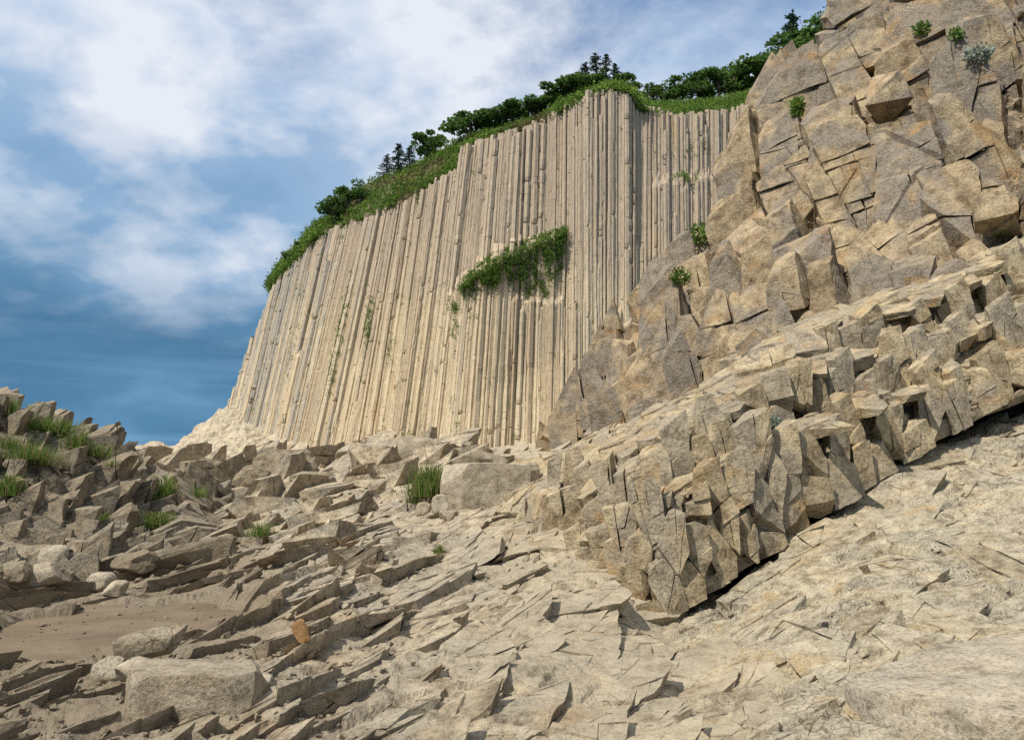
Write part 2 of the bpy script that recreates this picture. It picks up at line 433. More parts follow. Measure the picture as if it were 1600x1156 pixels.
class Shatter:
    """jointed rock over a smooth sheet: every block a convex polyhedron cut by its neighbours, joints and bedding"""
    def __init__(s, name, net, nu, nv, seed, lin=False):
        s.net, s.lin = net, lin; s.A, s.N = sheet_points(net, nu, nv, lin); s.nu, s.nv = nu, nv; s.name = name; s.R = random.Random(seed); s.seed = seed
        s.leaves = []
    def seeds(s, count, spread_px, mask=None):
        """points spread evenly over the sheet as seen, kept apart by spread_px(u, v)"""
        A = s.A.reshape(-1, 3); N = s.N.reshape(-1, 3)
        sp, cp = math.sin(PITCH), math.cos(PITCH)
        y = A[:, 1] * cp + (A[:, 2] - CAMZ) * sp; z = -A[:, 1] * sp + (A[:, 2] - CAMZ) * cp
        U = 800 + F_PX * A[:, 0] / y; Vv = 533 - F_PX * z / y
        idx = list(range(len(A))); s.R.shuffle(idx); got = []; gp = np.zeros((4000, 3)); n = 0
        for i in idx:
            if not (-140 < U[i] < 1740 and -120 < Vv[i] < 1300): continue
            if mask and not mask(U[i], Vv[i]): continue
            d = spread_px(U[i], Vv[i]) * A[i, 1] / F_PX
            if n and ((gp[:n] - A[i]) ** 2).sum(1).min() < d * d: continue
            gp[n] = A[i]; n += 1; got.append(i)
            if n >= count: break
        return [(A[i], N[i], U[i], Vv[i]) for i in got]
    def run(s, seeds, frame, stretch, front, joints, leaf_px, thick=.6, drop=.05, gap=.03, push=.05, back=.3, always=()):
        """front(R, n, size) -> planes (normal, offset); joints: normals that split cells into leaves"""
        R = s.R; P = np.array([q[0] for q in seeds]); Mx = frame @ np.diag(1 / np.array(stretch) ** 2) @ frame.T
        for k, (p, n, U, Vv) in enumerate(seeds):
            d2 = ((P - p) @ Mx * (P - p)).sum(1); near = np.argsort(d2)[1:17]
            size = math.sqrt(((P[near[:5]] - p) ** 2).sum(1).mean())
            t1 = unit(np.cross(n, (0.1, .2, 1))); t2 = np.cross(n, t1)
            poly = box_poly(p + n * (.5 * (thick - back) * size), t1, t2, n, size * 1.5, size * 1.5, size * .5 * (thick + back))
            for j in near:
                m = Mx @ (P[j] - p); ln = np.linalg.norm(m); m = m / ln
                poly = clip(poly, m, float(m @ (p + P[j]) / 2))
                if not poly: break
            if not poly: continue
            for fn, d in always:
                if poly: poly = clip(poly, fn, d)
            if not poly: continue
            for fn, off in front(R, n, size, U, Vv):
                fn = unit(fn); q = clip(poly, fn, float(fn @ p + off * size))
                if q: poly = q
            s.split(poly, joints, leaf_px, n, 0, drop, gap, push)
    def split(s, poly, joints, leaf_px, n, depth, drop, gap, push):
        R = s.R; c = poly_mid(poly); sz = poly_size(poly); px = sz * F_PX / max(2.0, c[1])
        if depth < 6 and px > leaf_px * math.exp(R.gauss(0, .45)):
            # joint directions, preferring the one that crosses the block's long way
            best = None
            for jn in R.sample(joints, min(2, len(joints))):
                jn = unit(np.array(jn) + np.array([R.gauss(0, .12) for _ in range(3)]))
                dd = [jn @ np.array(q) for f in poly for q in f]; ext = max(dd) - min(dd)
                if best is None or ext > best[0]: best = (ext, jn, min(dd))
            ext, jn, lo = best; d = lo + ext * R.uniform(.3, .7)
            a = clip(poly, jn, d); b = clip(poly, -jn, -d)
            if a and b:
                s.split(a, joints, leaf_px, n, depth + 1, drop, gap, push); s.split(b, joints, leaf_px, n, depth + 1, drop, gap, push)
                return
        if px < 3 or len(poly) < 4 or (R.random() < drop and depth > 0): return
        k = 1 - gap * R.uniform(.4, 1.6); sh = R.gauss(0, push) * sz
        cc = np.array(c); poly = [[tuple(cc + (np.array(q) - cc) * k + n * sh) for q in f] for f in poly]
        s.leaves.append((px, sz, c, poly))
    def build(s, part, rest_name, mat, most, tri_px=6.0, amp=.035, core_in=.35, post=None, cap_sub=3, rest_sub=1, core=(300, 300), crumb=None, core_name="bedrock"):
        root = structure(bpy.data.objects.new(s.name, None)); COL.objects.link(root)
        s.leaves.sort(key=lambda q: -q[0])
        VV, FF, SZ, n0 = [], [], [], [0]
        for k, (px, sz, c, poly) in enumerate(s.leaves):
            sub = max(1, min(cap_sub, int(round(math.log2(max(1.0, px / (2 * tri_px))))))) if k < most else (rest_sub if px > 34 else 0)
            V, F = weld(subdivide(tris_of(poly), sub))
            VV.append(V); FF.append(F); SZ.append(np.full(len(V), sz)); n0.append(n0[-1] + len(V))
        V = jag(np.concatenate(VV), np.concatenate(SZ), amp, s.seed + 5)
        if post: V = post(V)
        tot = sum(len(f) for f in FF)
        for k in range(min(most, len(FF))):
            c = np.array(s.leaves[k][2]); o = link(part, mesh_np(part, V[n0[k]:n0[k + 1]] - c, FF[k], mat), root, c); o["tint"] = s.R.random()
        if len(FF) > most:
            F = np.concatenate([FF[k] + (n0[k] - n0[most]) for k in range(most, len(FF))])
            o = link(rest_name, mesh_np(rest_name, V[n0[most]:], F, mat), root); o["tint"] = .5; stuff(o)
        nu, nv = core
        A, N = sheet_points(s.net, nu, nv, s.lin); P = A.reshape(-1, 3); Nn = N.reshape(-1, 3)
        P = P - Nn * (core_in * (P[:, 1:2] / 12.0) ** .6)
        if crumb: P = crumble(P, Nn, nu, nv, s.seed + 60, *crumb)
        else: P = P + Nn * (.16 * (P[:, 1] / 12.0) ** .6 * fbm(P * 1.1, 4, s.seed))[:, None]
        if post: P = post(P)
        o = link(core_name, mesh_np(core_name, P, grid_faces(nu, nv), mat), root); o["tint"] = .5; stuff(o)
        print(s.name, "leaves", len(s.leaves), "tris", tot, "bedrock", nu * nv * 2)
        return P.reshape(nv, nu, 3)

def project(P):
    sp, cp = math.sin(PITCH), math.cos(PITCH)
    y = P[..., 1] * cp + (P[..., 2] - CAMZ) * sp; z = -P[..., 1] * sp + (P[..., 2] - CAMZ) * cp
    return 800 + F_PX * P[..., 0] / y, 533 - F_PX * z / y

def chip_shapes(n, seed):
    R = random.Random(seed); out = []
    for _ in range(n):
        bm = bmesh.new(); sx, sy, sz = R.uniform(.35, .5), R.uniform(.22, .42), R.uniform(.10, .28)
        for _k in range(13): bm.verts.new((R.uniform(-1, 1) * sx, R.uniform(-1, 1) * sy, R.uniform(-1, 1) * sz))
        bmesh.ops.convex_hull(bm, input=bm.verts); bmesh.ops.delete(bm, geom=[v for v in bm.verts if not v.link_faces], context='VERTS')
        bmesh.ops.triangulate(bm, faces=bm.faces); bm.verts.index_update()
        out.append((np.array([v.co[:] for v in bm.verts]), np.array([[v.index for v in f.verts] for f in bm.faces]))); bm.free()
    return out
CHIPS = chip_shapes(14, 4)
def scatter_chips(root_name, name, S, mat, n, px, seed, ok=None, align=None):
    """loose broken chips lying over a rock surface S (grid), too many to count: one object"""
    R = np.random.default_rng(seed); nv, nu = S.shape[:2]; U, Vv = project(S); VV, FF, n0 = [], [], 0
    got = 0
    while got < n:
        i, j = R.integers(2, nv - 2), R.integers(2, nu - 2); p = S[i, j]
        if not (-60 < U[i, j] < 1660 and -60 < Vv[i, j] < 1240) or p[1] < 3: n -= .2; continue
        if ok and not ok(U[i, j], Vv[i, j]): n -= .05; continue
        got += 1; v, f = CHIPS[R.integers(len(CHIPS))]
        s_ = px * R.lognormal(0, .5) * p[1] / F_PX; z = unit((align if align is not None else np.array([0, 0, 1])) + R.normal(0, .45, 3))
        x = unit(np.cross(z, R.normal(size=3))); M3 = np.stack([x, np.cross(z, x), z])
        VV.append((v * s_) @ M3 + p + np.array([0, 0, .08 * s_])); FF.append(f + n0); n0 += len(v)
    o = link(name, mesh_np(name, np.concatenate(VV), np.concatenate(FF), mat), bpy.data.objects[root_name]); o["tint"] = .5; stuff(o)

def blur_noise_sheet(name, net, nu, nv, mat, seed, amp, freq):
    A, N = sheet_points(net, nu, nv); P = A.reshape(-1, 3); P = P + N.reshape(-1, 3) * (amp * fbm(P * freq, 6, seed, .62))[:, None]
    Fq = grid_faces(nu, nv)
    return structure(link(name, mesh_np(name, P, Fq, mat)))

# shore ground: from below the frame up to the foot of the column cliff
UG = [-420, -150, 60, 220, 400, 580, 760, 920, 1080, 1250]
def ground_net():
    rows = [
        (1420, [3.6] * 10),
        (1240, [4.9, 4.9, 4.9, 4.9, 4.8, 4.8, 4.8, 4.8, 4.8, 4.8]),
        (1140, [6.2, 6.2, 6.2, 6.15, 6.0, 5.9, 5.9, 5.9, 5.9, 5.9]),
        (1060, [7.6, 7.6, 7.7, 7.6, 7.3, 7.1, 7.0, 7.0, 7.1, 7.3]),
        (1000, [9.4, 9.4, 9.7, 9.6, 9.1, 8.7, 8.5, 8.4, 8.5, 9.0]),
        (950, [11.6, 11.8, 12.4, 12.2, 11.2, 10.4, 10.0, 9.7, 9.7, 10.5]),
        (900, [15.5, 15.6, 16.3, 16.0, 14.0, 12.4, 11.6, 11.0, 10.9, 12]),
        (850, [20, 20.5, 20.5, 19.5, 17.6, 15.3, 13.8, 12.4, 12.0, 13.5]),
        (800, [30, 30, 27, 24.5, 23, 19.8, 16.8, 14.4, 13.6, 15]),
        (760, [42, 42, 34, 29, 29, 26, 20.5, 16.6, 15.5, 17]),
        (733, [52, 52, 44, 38, 36, 33, 26, 19.5, 17.5, 19]),
        (718, [60, 60, 56, 50, 46, 44, 36, 23, 20, 22]),
        (712, [66, 68, 66, 62, 60, 58, 52, 30, 26, 27]),
        (712, [80, 82, 82, 80, 78, 76, 74, 50, 40, 36]),
    ]
    dv = [0, 0, 0, 0, 0, 0, 0, 0, -20, -60]         # the heap beside the outcrop stands higher
    out = []
    for i, (v, ys) in enumerate(rows):
        w = max(0.0, min(1.0, (i - 5) / 5.0))
        lo = [0, 0, 10, 26, 16, 0, 0, 0, 0, 0]
        far = max(0.0, min(1.0, (i - 2) / 2.0)); ys = list(ys); ys[8] *= 1 + .16 * far; ys[9] *= 1 + .22 * far
        out.append([(u, v + dv[j] * w + lo[j] * w, y) for j, (u, y) in enumerate(zip(UG, ys))])
    return out
SANDC = at(195, 968, 10.9)
def hollow(T):
    V = T
    r = np.sqrt(((V[:, 0] - SANDC.x) / 1.5) ** 2 + ((V[:, 1] - SANDC.y) / 2.0) ** 2) + .30 * perlin(V * 1.1, 77) + .16 * perlin(V * 3.7, 78)
    w = np.clip((1.28 - r) / .45, 0, 1); w = w * w * (3 - 2 * w)
    V = V.copy(); V[:, 2] = V[:, 2] * (1 - w) + w * (-.40); return V

def jit(R, v, a): return np.array(v) + np.array([R.gauss(0, a) for _ in range(3)])
def ground_front(R, n, size, u, v):
    if u > 700 - (v - 850) * .3:                                        # pale crumbling heap: nearly flush
        pl = [(jit(R, n * .72 + BED * .28, .12), R.uniform(-.04, .09))]
        if R.random() < .35: pl.append((jit(R, (.4, -.8, .3), .35), R.uniform(.1, .4)))
    elif v > 850:                                                      # tilted plates
        pl = [(jit(R, BEDG * .6 + n * .4, .10), R.uniform(-.14, .10))]
        if R.random() < .35: pl.append((jit(R, (.8, -.5, .15), .25), R.uniform(.15, .45)))
    else:                                                              # broken crags
        pl = [(jit(R, BEDG * .4 + n * .6, .2), R.uniform(-.18, .22)), (jit(R, (R.choice((-.4, .5)), -.9, .3), .3), R.uniform(.1, .45))]
    return pl
sh = Shatter("rocky_ground", ground_net(), 300, 420, 11)
def gpx(u, v): return (92 if u > 640 else 70) if v > 850 else 56
sh.run(sh.seeds(1400, gpx), AXG, (1.6, .8, .6), ground_front, [G1, np.cross(BEDG, G1), BEDG, BEDG, (.6, -.8, .1)], 66, thick=.5, drop=.04, gap=.016, push=.022)
GROUND = sh.build("rock_slab", "rock_rubble", M['ground'], 290, core_in=.0, post=hollow, amp=.065, core=(330, 290), tri_px=7.0, cap_sub=2,
    crumb=(((.7, .4, .3), (.26, .16, .12), (.1, .07, .06)), AXG, .15, None))

# lower slope below the long open joint
def slope_net():
    cols = [(960, 1006, 10.0), (1060, 962, 10.6), (1140, 925, 11.1), (1230, 850, 11.7), (1320, 780, 12.3), (1450, 708, 13.0), (1610, 645, 13.7), (1900, 540, 14.6)]
    rows = []
    base = [(700, 1420, 3.4), (830, 1420, 3.4), (960, 1420, 3.4), (1090, 1420, 3.4), (1240, 1420, 3.4), (1400, 1420, 3.4), (1650, 1420, 3.4), (2000, 1420, 3.4)]
    for t in (0, .18, .34, .5, .66, .82, 1.0, 1.15, 1.4):
        row = []
        for (u0, v0, y0), (u1, v1, y1) in zip(base, cols):
            tt = t ** .8
            v2 = v1 + 8; row.append((u0 + (u1 - u0) * t, v0 + (v2 - v0) * tt if t <= 1 else v2 - (t - 1) * 10, y0 + (y1 - y0) * t ** 1.35 if t <= 1 else y1 + (t - 1) * 8))
        rows.append(row)
    return rows

def slope_front(R, n, size, u, v):
    pl = [(jit(R, BED * .45 + n * .55, .09), R.uniform(-.03, .07))]
    if R.random() < .4: pl.append((jit(R, (.3, -.8, .3), .35), R.uniform(.15, .5)))
    return pl
sh = Shatter("pale_slope", slope_net(), 260, 240, 23)
sh.run(sh.seeds(420, lambda u, v: 96), AX, (1.3, .9, .7), slope_front, [E1, E2, BED, (.7, -.6, .2), (-.5, -.7, .4)], 72, thick=.5, back=.2, drop=.025, gap=.011, push=.018)
SLOPE = sh.build("slope_slab", "slope_rubble", M['pale'], 250, core_in=.0, amp=.07, core=(260, 220), tri_px=7.0, cap_sub=2,
    crumb=(((.6, .4, .3), (.22, .15, .12), (.09, .07, .06)), AX, .2, None))

# benches above the joint
BU = [890, 960, 1030, 1100, 1210, 1320, 1450, 1600, 1900]
def bench_net():
    L0 = [995, 996, 964, 930, 848, 764, 693, 630, 520]; Y0 = [12.2, 10.9, 10.4, 10.6, 11.2, 11.9, 12.6, 13.2, 14.0]
    T0 = [850, 826, 782, 742, 688, 640, 596, 558, 460]
    T1 = [786, 752, 706, 660, 594, 566, 536, 490, 390]
    T2 = [742, 712, 676, 634, 556, 508, 464, 400, 300]
    def row(v, dy): return [(u, vv, y + dy) for u, vv, y in zip(BU, v, Y0)]
    def up(v, d): return [a - d for a in v]
    mid = lambda a, b, t: [x + (y - x) * t for x, y in zip(a, b)]
    return [[(u + 6, v + 3, y + 2.6) for u, v, y in zip(BU, L0, Y0)], row(L0, 0), row(mid(L0, T0, .5), .08), row(T0, .30), row(up(T0, 9), 1.25),
            row(mid(up(T0, 9), T1, .5), 1.3), row(T1, 1.5), row(up(T1, 14), 2.6), row(mid(up(T1, 14), T2, .5), 2.7), row(T2, 2.9), row(up(T2, 15), 4.6), row(up(T2, 22), 6.4), row(up(T2, 22), 11)]
def bench_front(R, n, size, u, v):
    if n[2] > .62: return [(jit(R, BED * .6 + n * .4, .05), R.uniform(-.05, .10))]
    a = R.gauss(0, .26)
    a *= .8; pl = [((n[0] * .5 + a, -1, n[2] * .35 + R.gauss(.03, .06)), R.uniform(-.03, .11))]
    pl.append((jit(R, BED, .08), R.uniform(.25, .5) if R.random() < .2 else R.uniform(.5, .7)))
    if R.random() < .45: pl.append(((a + R.choice((-1, 1)) * R.uniform(.5, 1.1), -.8, R.gauss(.1, .15)), R.uniform(.08, .35)))
    if R.random() < .25: pl.append((jit(R, (0, -.8, -.5), .2), R.uniform(.1, .4)))
    return pl
def joint_plane():
    a, b = np.array(at(1040, 990, 10.4)), np.array(at(1600, 628, 13.2)); n = unit(np.cross(b - a, (.25, 1, .10)))
    if n[2] > 0: n = -n
    return [(n, float(n @ a) - .11)]
JOINT = joint_plane()
sh = Shatter("bench_outcrop", bench_net(), 300, 300, 37, lin=True)
sh.run(sh.seeds(460, lambda u, v: 44 if u > 1130 else 38), UPR, (.66, 1.0, 1.5), bench_front, [(1, -.1, .08), (1, .2, 0), BED, (.9, -.3, .1), (.2, 1, .1)], 52, thick=.7, drop=.06, gap=.026, push=.035, always=JOINT)
BENCH = sh.build("bench_block", "bench_rubble", M['bench'], 300, core_in=.16, amp=.065, core=(230, 240), tri_px=6.5,
    crumb=(((.3, .4, .5), (.12, .12, .16)), UPR, .32, None))

# steep blocky wall
def wall_net():
    L = [(790, 856, 33), (690, 868, 31), (620, 872, 31), (560, 898, 31), (500, 942, 31), (440, 995, 31), (388, 1062, 31), (300, 1074, 31.5), (240, 1122, 32), (172, 1160, 32),
         (130, 1216, 32), (80, 1284, 31.5), (10, 1330, 31.5), (-110, 1385, 32), (-260, 1430, 34), (-290, 1480, 42)]
    Yr = [14.6, 15.4, 16, 16.4, 16.8, 17.3, 17.9, 18.8, 19.5, 20.3, 20.9, 21.6, 22.6, 24.5, 27, 34]
    rows = []
    for (v, ul, yl), yr in zip(L, Yr):
        ul += 44 if v > 640 else (74 if v > 350 else (96 if v > 100 else 62))
        row = [(ul + 55, v - 4, yl + 9), (ul + 2, v, yl + 1.5)]
        for t, s in ((.10, .30), (.25, .58), (.45, .80), (.7, .93), (1.0, 1.0)):
            row.append((ul + (1850 - ul) * t, v, yl + (yr - yl) * s))
        rows.append(row)
    return rows

def wall_front(R, n, size, u, v):
    if R.random() < .55: pl = [((n[0] * .35 + R.gauss(-.28, .18), -1, n[2] * .2 + R.gauss(.0, .07)), R.uniform(-.02, .22)), ((n[0] * .35 + R.gauss(.7, .25), -.7, n[2] * .2 + R.gauss(.0, .10)), R.uniform(.08, .32))]
    else: pl = [((n[0] * .6 + R.gauss(0, .12), n[1], n[2] * .3 + R.gauss(0, .08)), R.uniform(-.04, .20))]
    if R.random() < .35: pl.append((jit(R, BED * .9 + n * .2, .12), R.uniform(.3, .55)))
    if R.random() < .35: pl.append((jit(R, (.1, -.75, -.65), .25), R.uniform(.2, .45)))
    return pl
sh = Shatter("blocky_outcrop", wall_net(), 240, 300, 53)
def wpx(u, v): return (104 if u > 1250 else 88) if v < 400 else 64
sh.run(sh.seeds(260, wpx), UPR, (.72, 1.0, 1.6), wall_front, [(1, -.2, .1), (.9, .3, -.1), (1, .1, .2), BED, (.1, .2, 1), (.3, 1, .1)], 84, thick=.7, drop=.05, gap=.03, push=.045)
WALL = sh.build("rock_block", "wall_rubble", M['wall'], 290, core_in=.26, amp=.06, cap_sub=3, tri_px=7.0, rest_sub=1, core=(170, 200),
    crumb=(((.9, .9, 1.3), (.35, .35, .5), (.16, .16, .2)), UPR, .34, None))

# knoll of dark craggy rock with grass on its crest
def knoll_net():
    top = [(-420, 545, 19), (-200, 590, 20), (-60, 622, 21), (0, 645, 21.5), (60, 668, 22), (120, 692, 22.5), (168, 712, 23), (200, 742, 24), (250, 770, 25.5)]
    rows = [[(u - 10, 905, 15.6 + .12 * i) for i, (u, v, y) in enumerate(top)]]
    for t, s in ((.12, .25), (.3, .45), (.5, .6), (.7, .75), (.88, .88), (1.0, 1.0)):
        rows.append([(u, 880 + (v - 880) * t, 16.2 + (y - 16.2) * s) for u, v, y in top])
    rows.append([(u, v + 4, y + 4) for u, v, y in top]); rows.append([(u, v + 40, y + 9) for u, v, y in top])
    return rows

def knoll_front(R, n, size, u, v):
    pl = [(jit(R, (R.choice((-.5, .1, .6)), -1, .25), .2), R.uniform(-.12, .2)), (jit(R, (-.3, -.2, 1), .2), R.uniform(.15, .4))]
    return pl
sh = Shatter("craggy_knoll", knoll_net(), 200, 160, 71)
sh.run(sh.seeds(200, lambda u, v: 38), UPR, (.8, 1.0, 1.2), knoll_front, [(1, -.1, .1), (.8, .4, 0), BED, (.2, 1, .3)], 54, thick=.8, drop=.06, gap=.035, push=.08)
KNOLL = sh.build("crag_block", "crag_rubble", M['knoll'], 200, core_in=.05, amp=.055, core=(150, 120), cap_sub=2,
    crumb=(((.4, .4, .5), (.16, .15, .18)), UPR, .25, None))

# ------------------------------------------------------------------ column cliff
UB = [334, 340, 352, 362, 422, 485, 586, 655, 661, 700, 800, 890, 915, 980, 1000, 1060, 1150, 1300]
UT = [356, 374, 404, 432, 505, 576, 649, 715, 721, 750, 822, 893, 917, 980, 1001, 1058, 1146, 1292]
VT = [634, 584, 512, 440, 364, 337, 302, 264, 234, 220, 202, 164, 146, 142, 168, 180, 172, 125]
YB = [86, 85, 83.5, 82, 78.5, 76, 74, 73.3, 73.2, 73, 73, 72, 72, 72.4, 73.6, 75.4, 77, 79]
def interp(x, xs, ys): return float(np.interp(x, xs, ys))
def cliff_front(ub, v):
    """u and Y of the cliff face at base position ub and photo height v"""
    ut, vt, yb = interp(ub, UB, UT), interp(ub, UB, VT), interp(ub, UB, YB)
    s = (735 - v) / (735 - vt)
    return ub + (ut - ub) * s, yb + 5.0 * s

def ledge_v(u):       # the grassy ledge: columns below it stand proud of those above
    return interp(u, [700, 722, 760, 800, 850, 884], [470, 446, 412, 392, 374, 362])

cliff = structure(bpy.data.objects.new("column_cliff", None)); COL.objects.link(cliff)
def make_column(ub, depth, R, parent, rad, rear=None):
    vt = interp(ub, UB, VT) + R.uniform(-4, 8) + (R.uniform(10, 50) if R.random() < .12 else 0)
    n = 60 if rear is None else 26; sides = R.choice((5, 6, 6, 6, 7))
    ang0 = R.uniform(0, 6.28)
    prof = [(ang0 + (k + R.uniform(-.22, .22)) * 2 * math.pi / sides, rad * R.uniform(.85, 1.15)) for k in range(sides)]
    vbase = 752
    rings = []; cx = cy = 0.0; nextb = R.randint(2, 9); sc = 1.0
    proud_phase = R.uniform(-12, 12)
    brk = None
    if R.random() < .16: brk = R.uniform(vt + 60, 640)
    stepz = 0
    for i in range(n + 1):
        v = vbase + (vt - vbase) * i / n
        u, Y = cliff_front(ub, v)
        d = depth
        if 704 < u < 886 and v > ledge_v(u) + proud_phase: d -= 1.5 * max(0, 1 - (v - ledge_v(u)) / 200) * min(1, (886 - u) / 25, (u - 700) / 20)
        if 800 < u < 880 and v > 474 + proud_phase * .5: d -= .4 * max(0, 1 - (v - 474) / 160)
        if 1020 < u < 1130 and v > 288 + proud_phase * .4 - (u - 1020) * .12: d -= .5
        if brk and v < brk: d += rad * 1.5
        d += .35 * math.sin(ub * .045 + v * .004) + .55 * math.sin(ub * .013 + 1.7)
        if i >= nextb:
            cx += R.uniform(-.035, .035); cy += R.uniform(-.06, .05); nextb = i + R.choice((1, 2, 3, 5, 8, 12, 18)); sc = R.uniform(.93, 1.07)
            rings.append((at(u, v + .9, Y + d) + Vector((cx, cy, 0)), sc * R.choice((.88, .95, .98, 1.0))))
        rings.append((at(u, v, Y + d) + Vector((cx, cy, 0)), sc * R.uniform(.955, 1.045)))
        if R.random() < .035:                          # a broken-out notch
            for dv in (-.4, -2.6, -3.0): rings.append((at(u, v + dv, Y + d) + Vector((cx, cy + rad * .5, 0)), sc * R.uniform(.45, .7) if dv > -3 else sc))
    V = []; Fq = []
    for c, s in rings:
        for a, r in prof: V.append((c.x + r * s * math.cos(a), c.y + r * s * math.sin(a), c.z + R.uniform(-.03, .03)))
    for i in range(len(rings) - 1):
        for k in range(sides):
            k2 = (k + 1) % sides
            Fq.append((i * sides + k, i * sides + k2, (i + 1) * sides + k2, (i + 1) * sides + k))
    top = (len(rings) - 1) * sides; V.append(tuple(np.mean(V[top:], axis=0) + np.array((0, 0, R.uniform(-.1, .15)))))
    for k in range(sides): Fq.append((top + k, top + (k + 1) % sides, len(V) - 1, len(V) - 1))
    V = np.array(V); c0 = V[0].copy()
    if rear is not None: rear.append((V, Fq)); return
    quads = [f for f in Fq if f[2] != f[3]]; tris = [f[:3] for f in Fq if f[2] == f[3]]
    me = bpy.data.meshes.new("column"); me.from_pydata((V - c0).tolist(), [], quads + tris); me.materials.append(M['column'])
    o = link("column", me, parent, c0)
    o["tint"] = R.random(); o["grey"] = max(0, min(1, interp(ub, [330, 400, 440, 500, 560], [.95, .75, .55, .25, .0]) + R.uniform(-.15, .15))) + (.25 if R.random() < .07 else 0)
    return o

R0 = random.Random(3); REAR = []
u = 333.0
while u < 1210:
    w = R0.choice((2.8, 3.2, 3.6, 4.0, 4.6, 5.6))
    jump = R0.choice((0, 0, 0, -.16, .12, .08, -.1, .05))
    make_column(u, R0.uniform(-.08, .10) + jump, R0, cliff, R0.uniform(.20, .24) * w / 4.6 + .02)
    make_column(u + w * .5, .17 + R0.uniform(-.06, .1), R0, cliff, R0.uniform(.24, .28) * w / 4.6 + .03, REAR)
    u += w
def rear_columns():
    V, F, n = [], [], 0
    for v, f in REAR: V.append(v); F += [tuple(i + n for i in (q if q[2] != q[3] else q[:3])) for q in f]; n += len(v)
    me = bpy.data.meshes.new("rear_columns"); me.from_pydata(np.concatenate(V).tolist(), [], F); me.materials.append(M['column'])
    o = stuff(link("rear_columns", me, cliff)); o["tint"] = .45; o["grey"] = .1
rear_columns()

def cliff_core():
    """the solid rock behind the outer columns"""
    us = np.linspace(333, 1400, 90); V = []
    for v_t in np.linspace(0, 1, 24):
        for ub in us:
            vt = interp(ub, UB, VT) + 4; v = 752 + (vt - 752) * v_t
            uu, Y = cliff_front(ub, v); V.append(tuple(at(uu, v, Y + 1.15 + .35 * math.sin(ub * .05))))
    n = len(us); Fq = [(r * n + c, r * n + c + 1, (r + 1) * n + c + 1, (r + 1) * n + c) for r in range(23) for c in range(n - 1)]
    o = link("cliff_core", mesh_np("cliff_core", V, Fq, M['column']), cliff); o["tint"] = .3; o["grey"] = .3
cliff_core()

# ------------------------------------------------------------------ hilltop behind the crest, scree, sea
def hill_sheet():
    us = [424, 432, 450, 470, 505, 576, 649, 714, 760, 822, 870, 893, 940, 980, 1001, 1058, 1146, 1220, 1330, 1500]
    vt = [455, 442, 422, 403, 364, 338, 304, 262, 218, 204, 180, 166, 144, 144, 172, 182, 172, 140, 90, 0]
    up = [453, 432, 408, 385, 346, 290, 262, 226, 210, 190, 172, 152, 132, 136, 163, 165, 154, 132, 92, 0]
    yb = [interp(u, UT, YB) + 5 for u in us]
    rows = [[(u, v + 8, y + .9) for u, v, y in zip(us, vt, yb)], [(u, v + 1, y + 1.0) for u, v, y in zip(us, vt, yb)],
            [(u, (v * .4 + p * .6), y + 5) for u, v, p, y in zip(us, vt, up, yb)], [(u, p, y + 11) for u, p, y in zip(us, up, yb)],
            [(u, p + 2, y + 20) for u, p, y in zip(us, up, yb)], [(u, p + 40, y + 40) for u, p, y in zip(us, up, yb)]]
    A, N = sheet_points(rows, 260, 60)
    P = A.reshape(-1, 3); Nn = N.reshape(-1, 3)
    P = P + Nn * (.5 * fbm(P * .3, 4, 5))[:, None]
    idx = np.arange(260 * 60).reshape(60, 260)
    Fq = np.stack([idx[:-1, :-1], idx[:-1, 1:], idx[1:, 1:], idx[1:, :-1]], -1).reshape(-1, 4)
    structure(link("hilltop", mesh_np("hilltop", P, Fq, M['soil'], True)))
    return P.reshape(60, 260, 3)
HILL = hill_sheet()

def scree():
    top = [(186, 722, 78), (215, 702, 80), (245, 697, 82), (270, 697, 83), (300, 677, 84), (330, 655, 84.5), (360, 640, 85), (420, 640, 85), (480, 660, 82)]
    rows = [[(u - 20, 790, 62) for u, v, y in top], [(u - 8, 755, 68) for u, v, y in top], [(u, v * .5 + 370, y - 6) for u, v, y in top],
            top, [(u + 4, v + 6, y + 6) for u, v, y in top], [(u, v + 60, y + 14) for u, v, y in top]]
    o = blur_noise_sheet("scree_slope", rows, 220, 120, M['scree'], 91, .7, .35); o["tint"] = .4
scree()

def sea():
    m, g = new_mat("sea_water")
    pos = g.n('ShaderNodeNewGeometry').outputs['Position']
    b = g.n('ShaderNodeBump', {'Strength': .4, 'Distance': .3, 'Height': g.noise(pos, .35, 5, .6)})
    bs = g.n('ShaderNodeBsdfPrincipled', {'Base Color': (.03, .09, .14, 1), 'Roughness': .18, 'Normal': b})
    g.n('ShaderNodeOutputMaterial', {'Surface': bs})
    V = [(-9000, -3000, -2.2), (9000, -3000, -2.2), (9000, 25000, -2.2), (-9000, 25000, -2.2)]
    structure(link("sea", mesh_np("sea", V, [(0, 1, 2, 3)], m)))
sea()

# ------------------------------------------------------------------ finding the ground under a photo position
SURF = {'ground': GROUND, 'slope': SLOPE, 'bench': BENCH, 'wall': WALL, 'knoll': KNOLL}
scatter_chips("rocky_ground", "loose_chips", GROUND, M['ground'], 3600, 12, 61, lambda u, v: v > 700 and (u < 620 or (u * 7 + v * 3) % 5 < 1.2) and not (60 < u < 330 and 925 < v < 1010), BEDG)
scatter_chips("pale_slope", "loose_chips", SLOPE, M['pale'], 1500, 10, 62, None, BED)
scatter_chips("bench_outcrop", "loose_chips", BENCH, M['bench'], 900, 11, 63, None, BED)
scatter_chips("blocky_outcrop", "loose_chips", WALL, M['wall'], 1300, 17, 65, None, BED)
scatter_chips("craggy_knoll", "loose_chips", KNOLL, M['knoll'], 500, 13, 64)

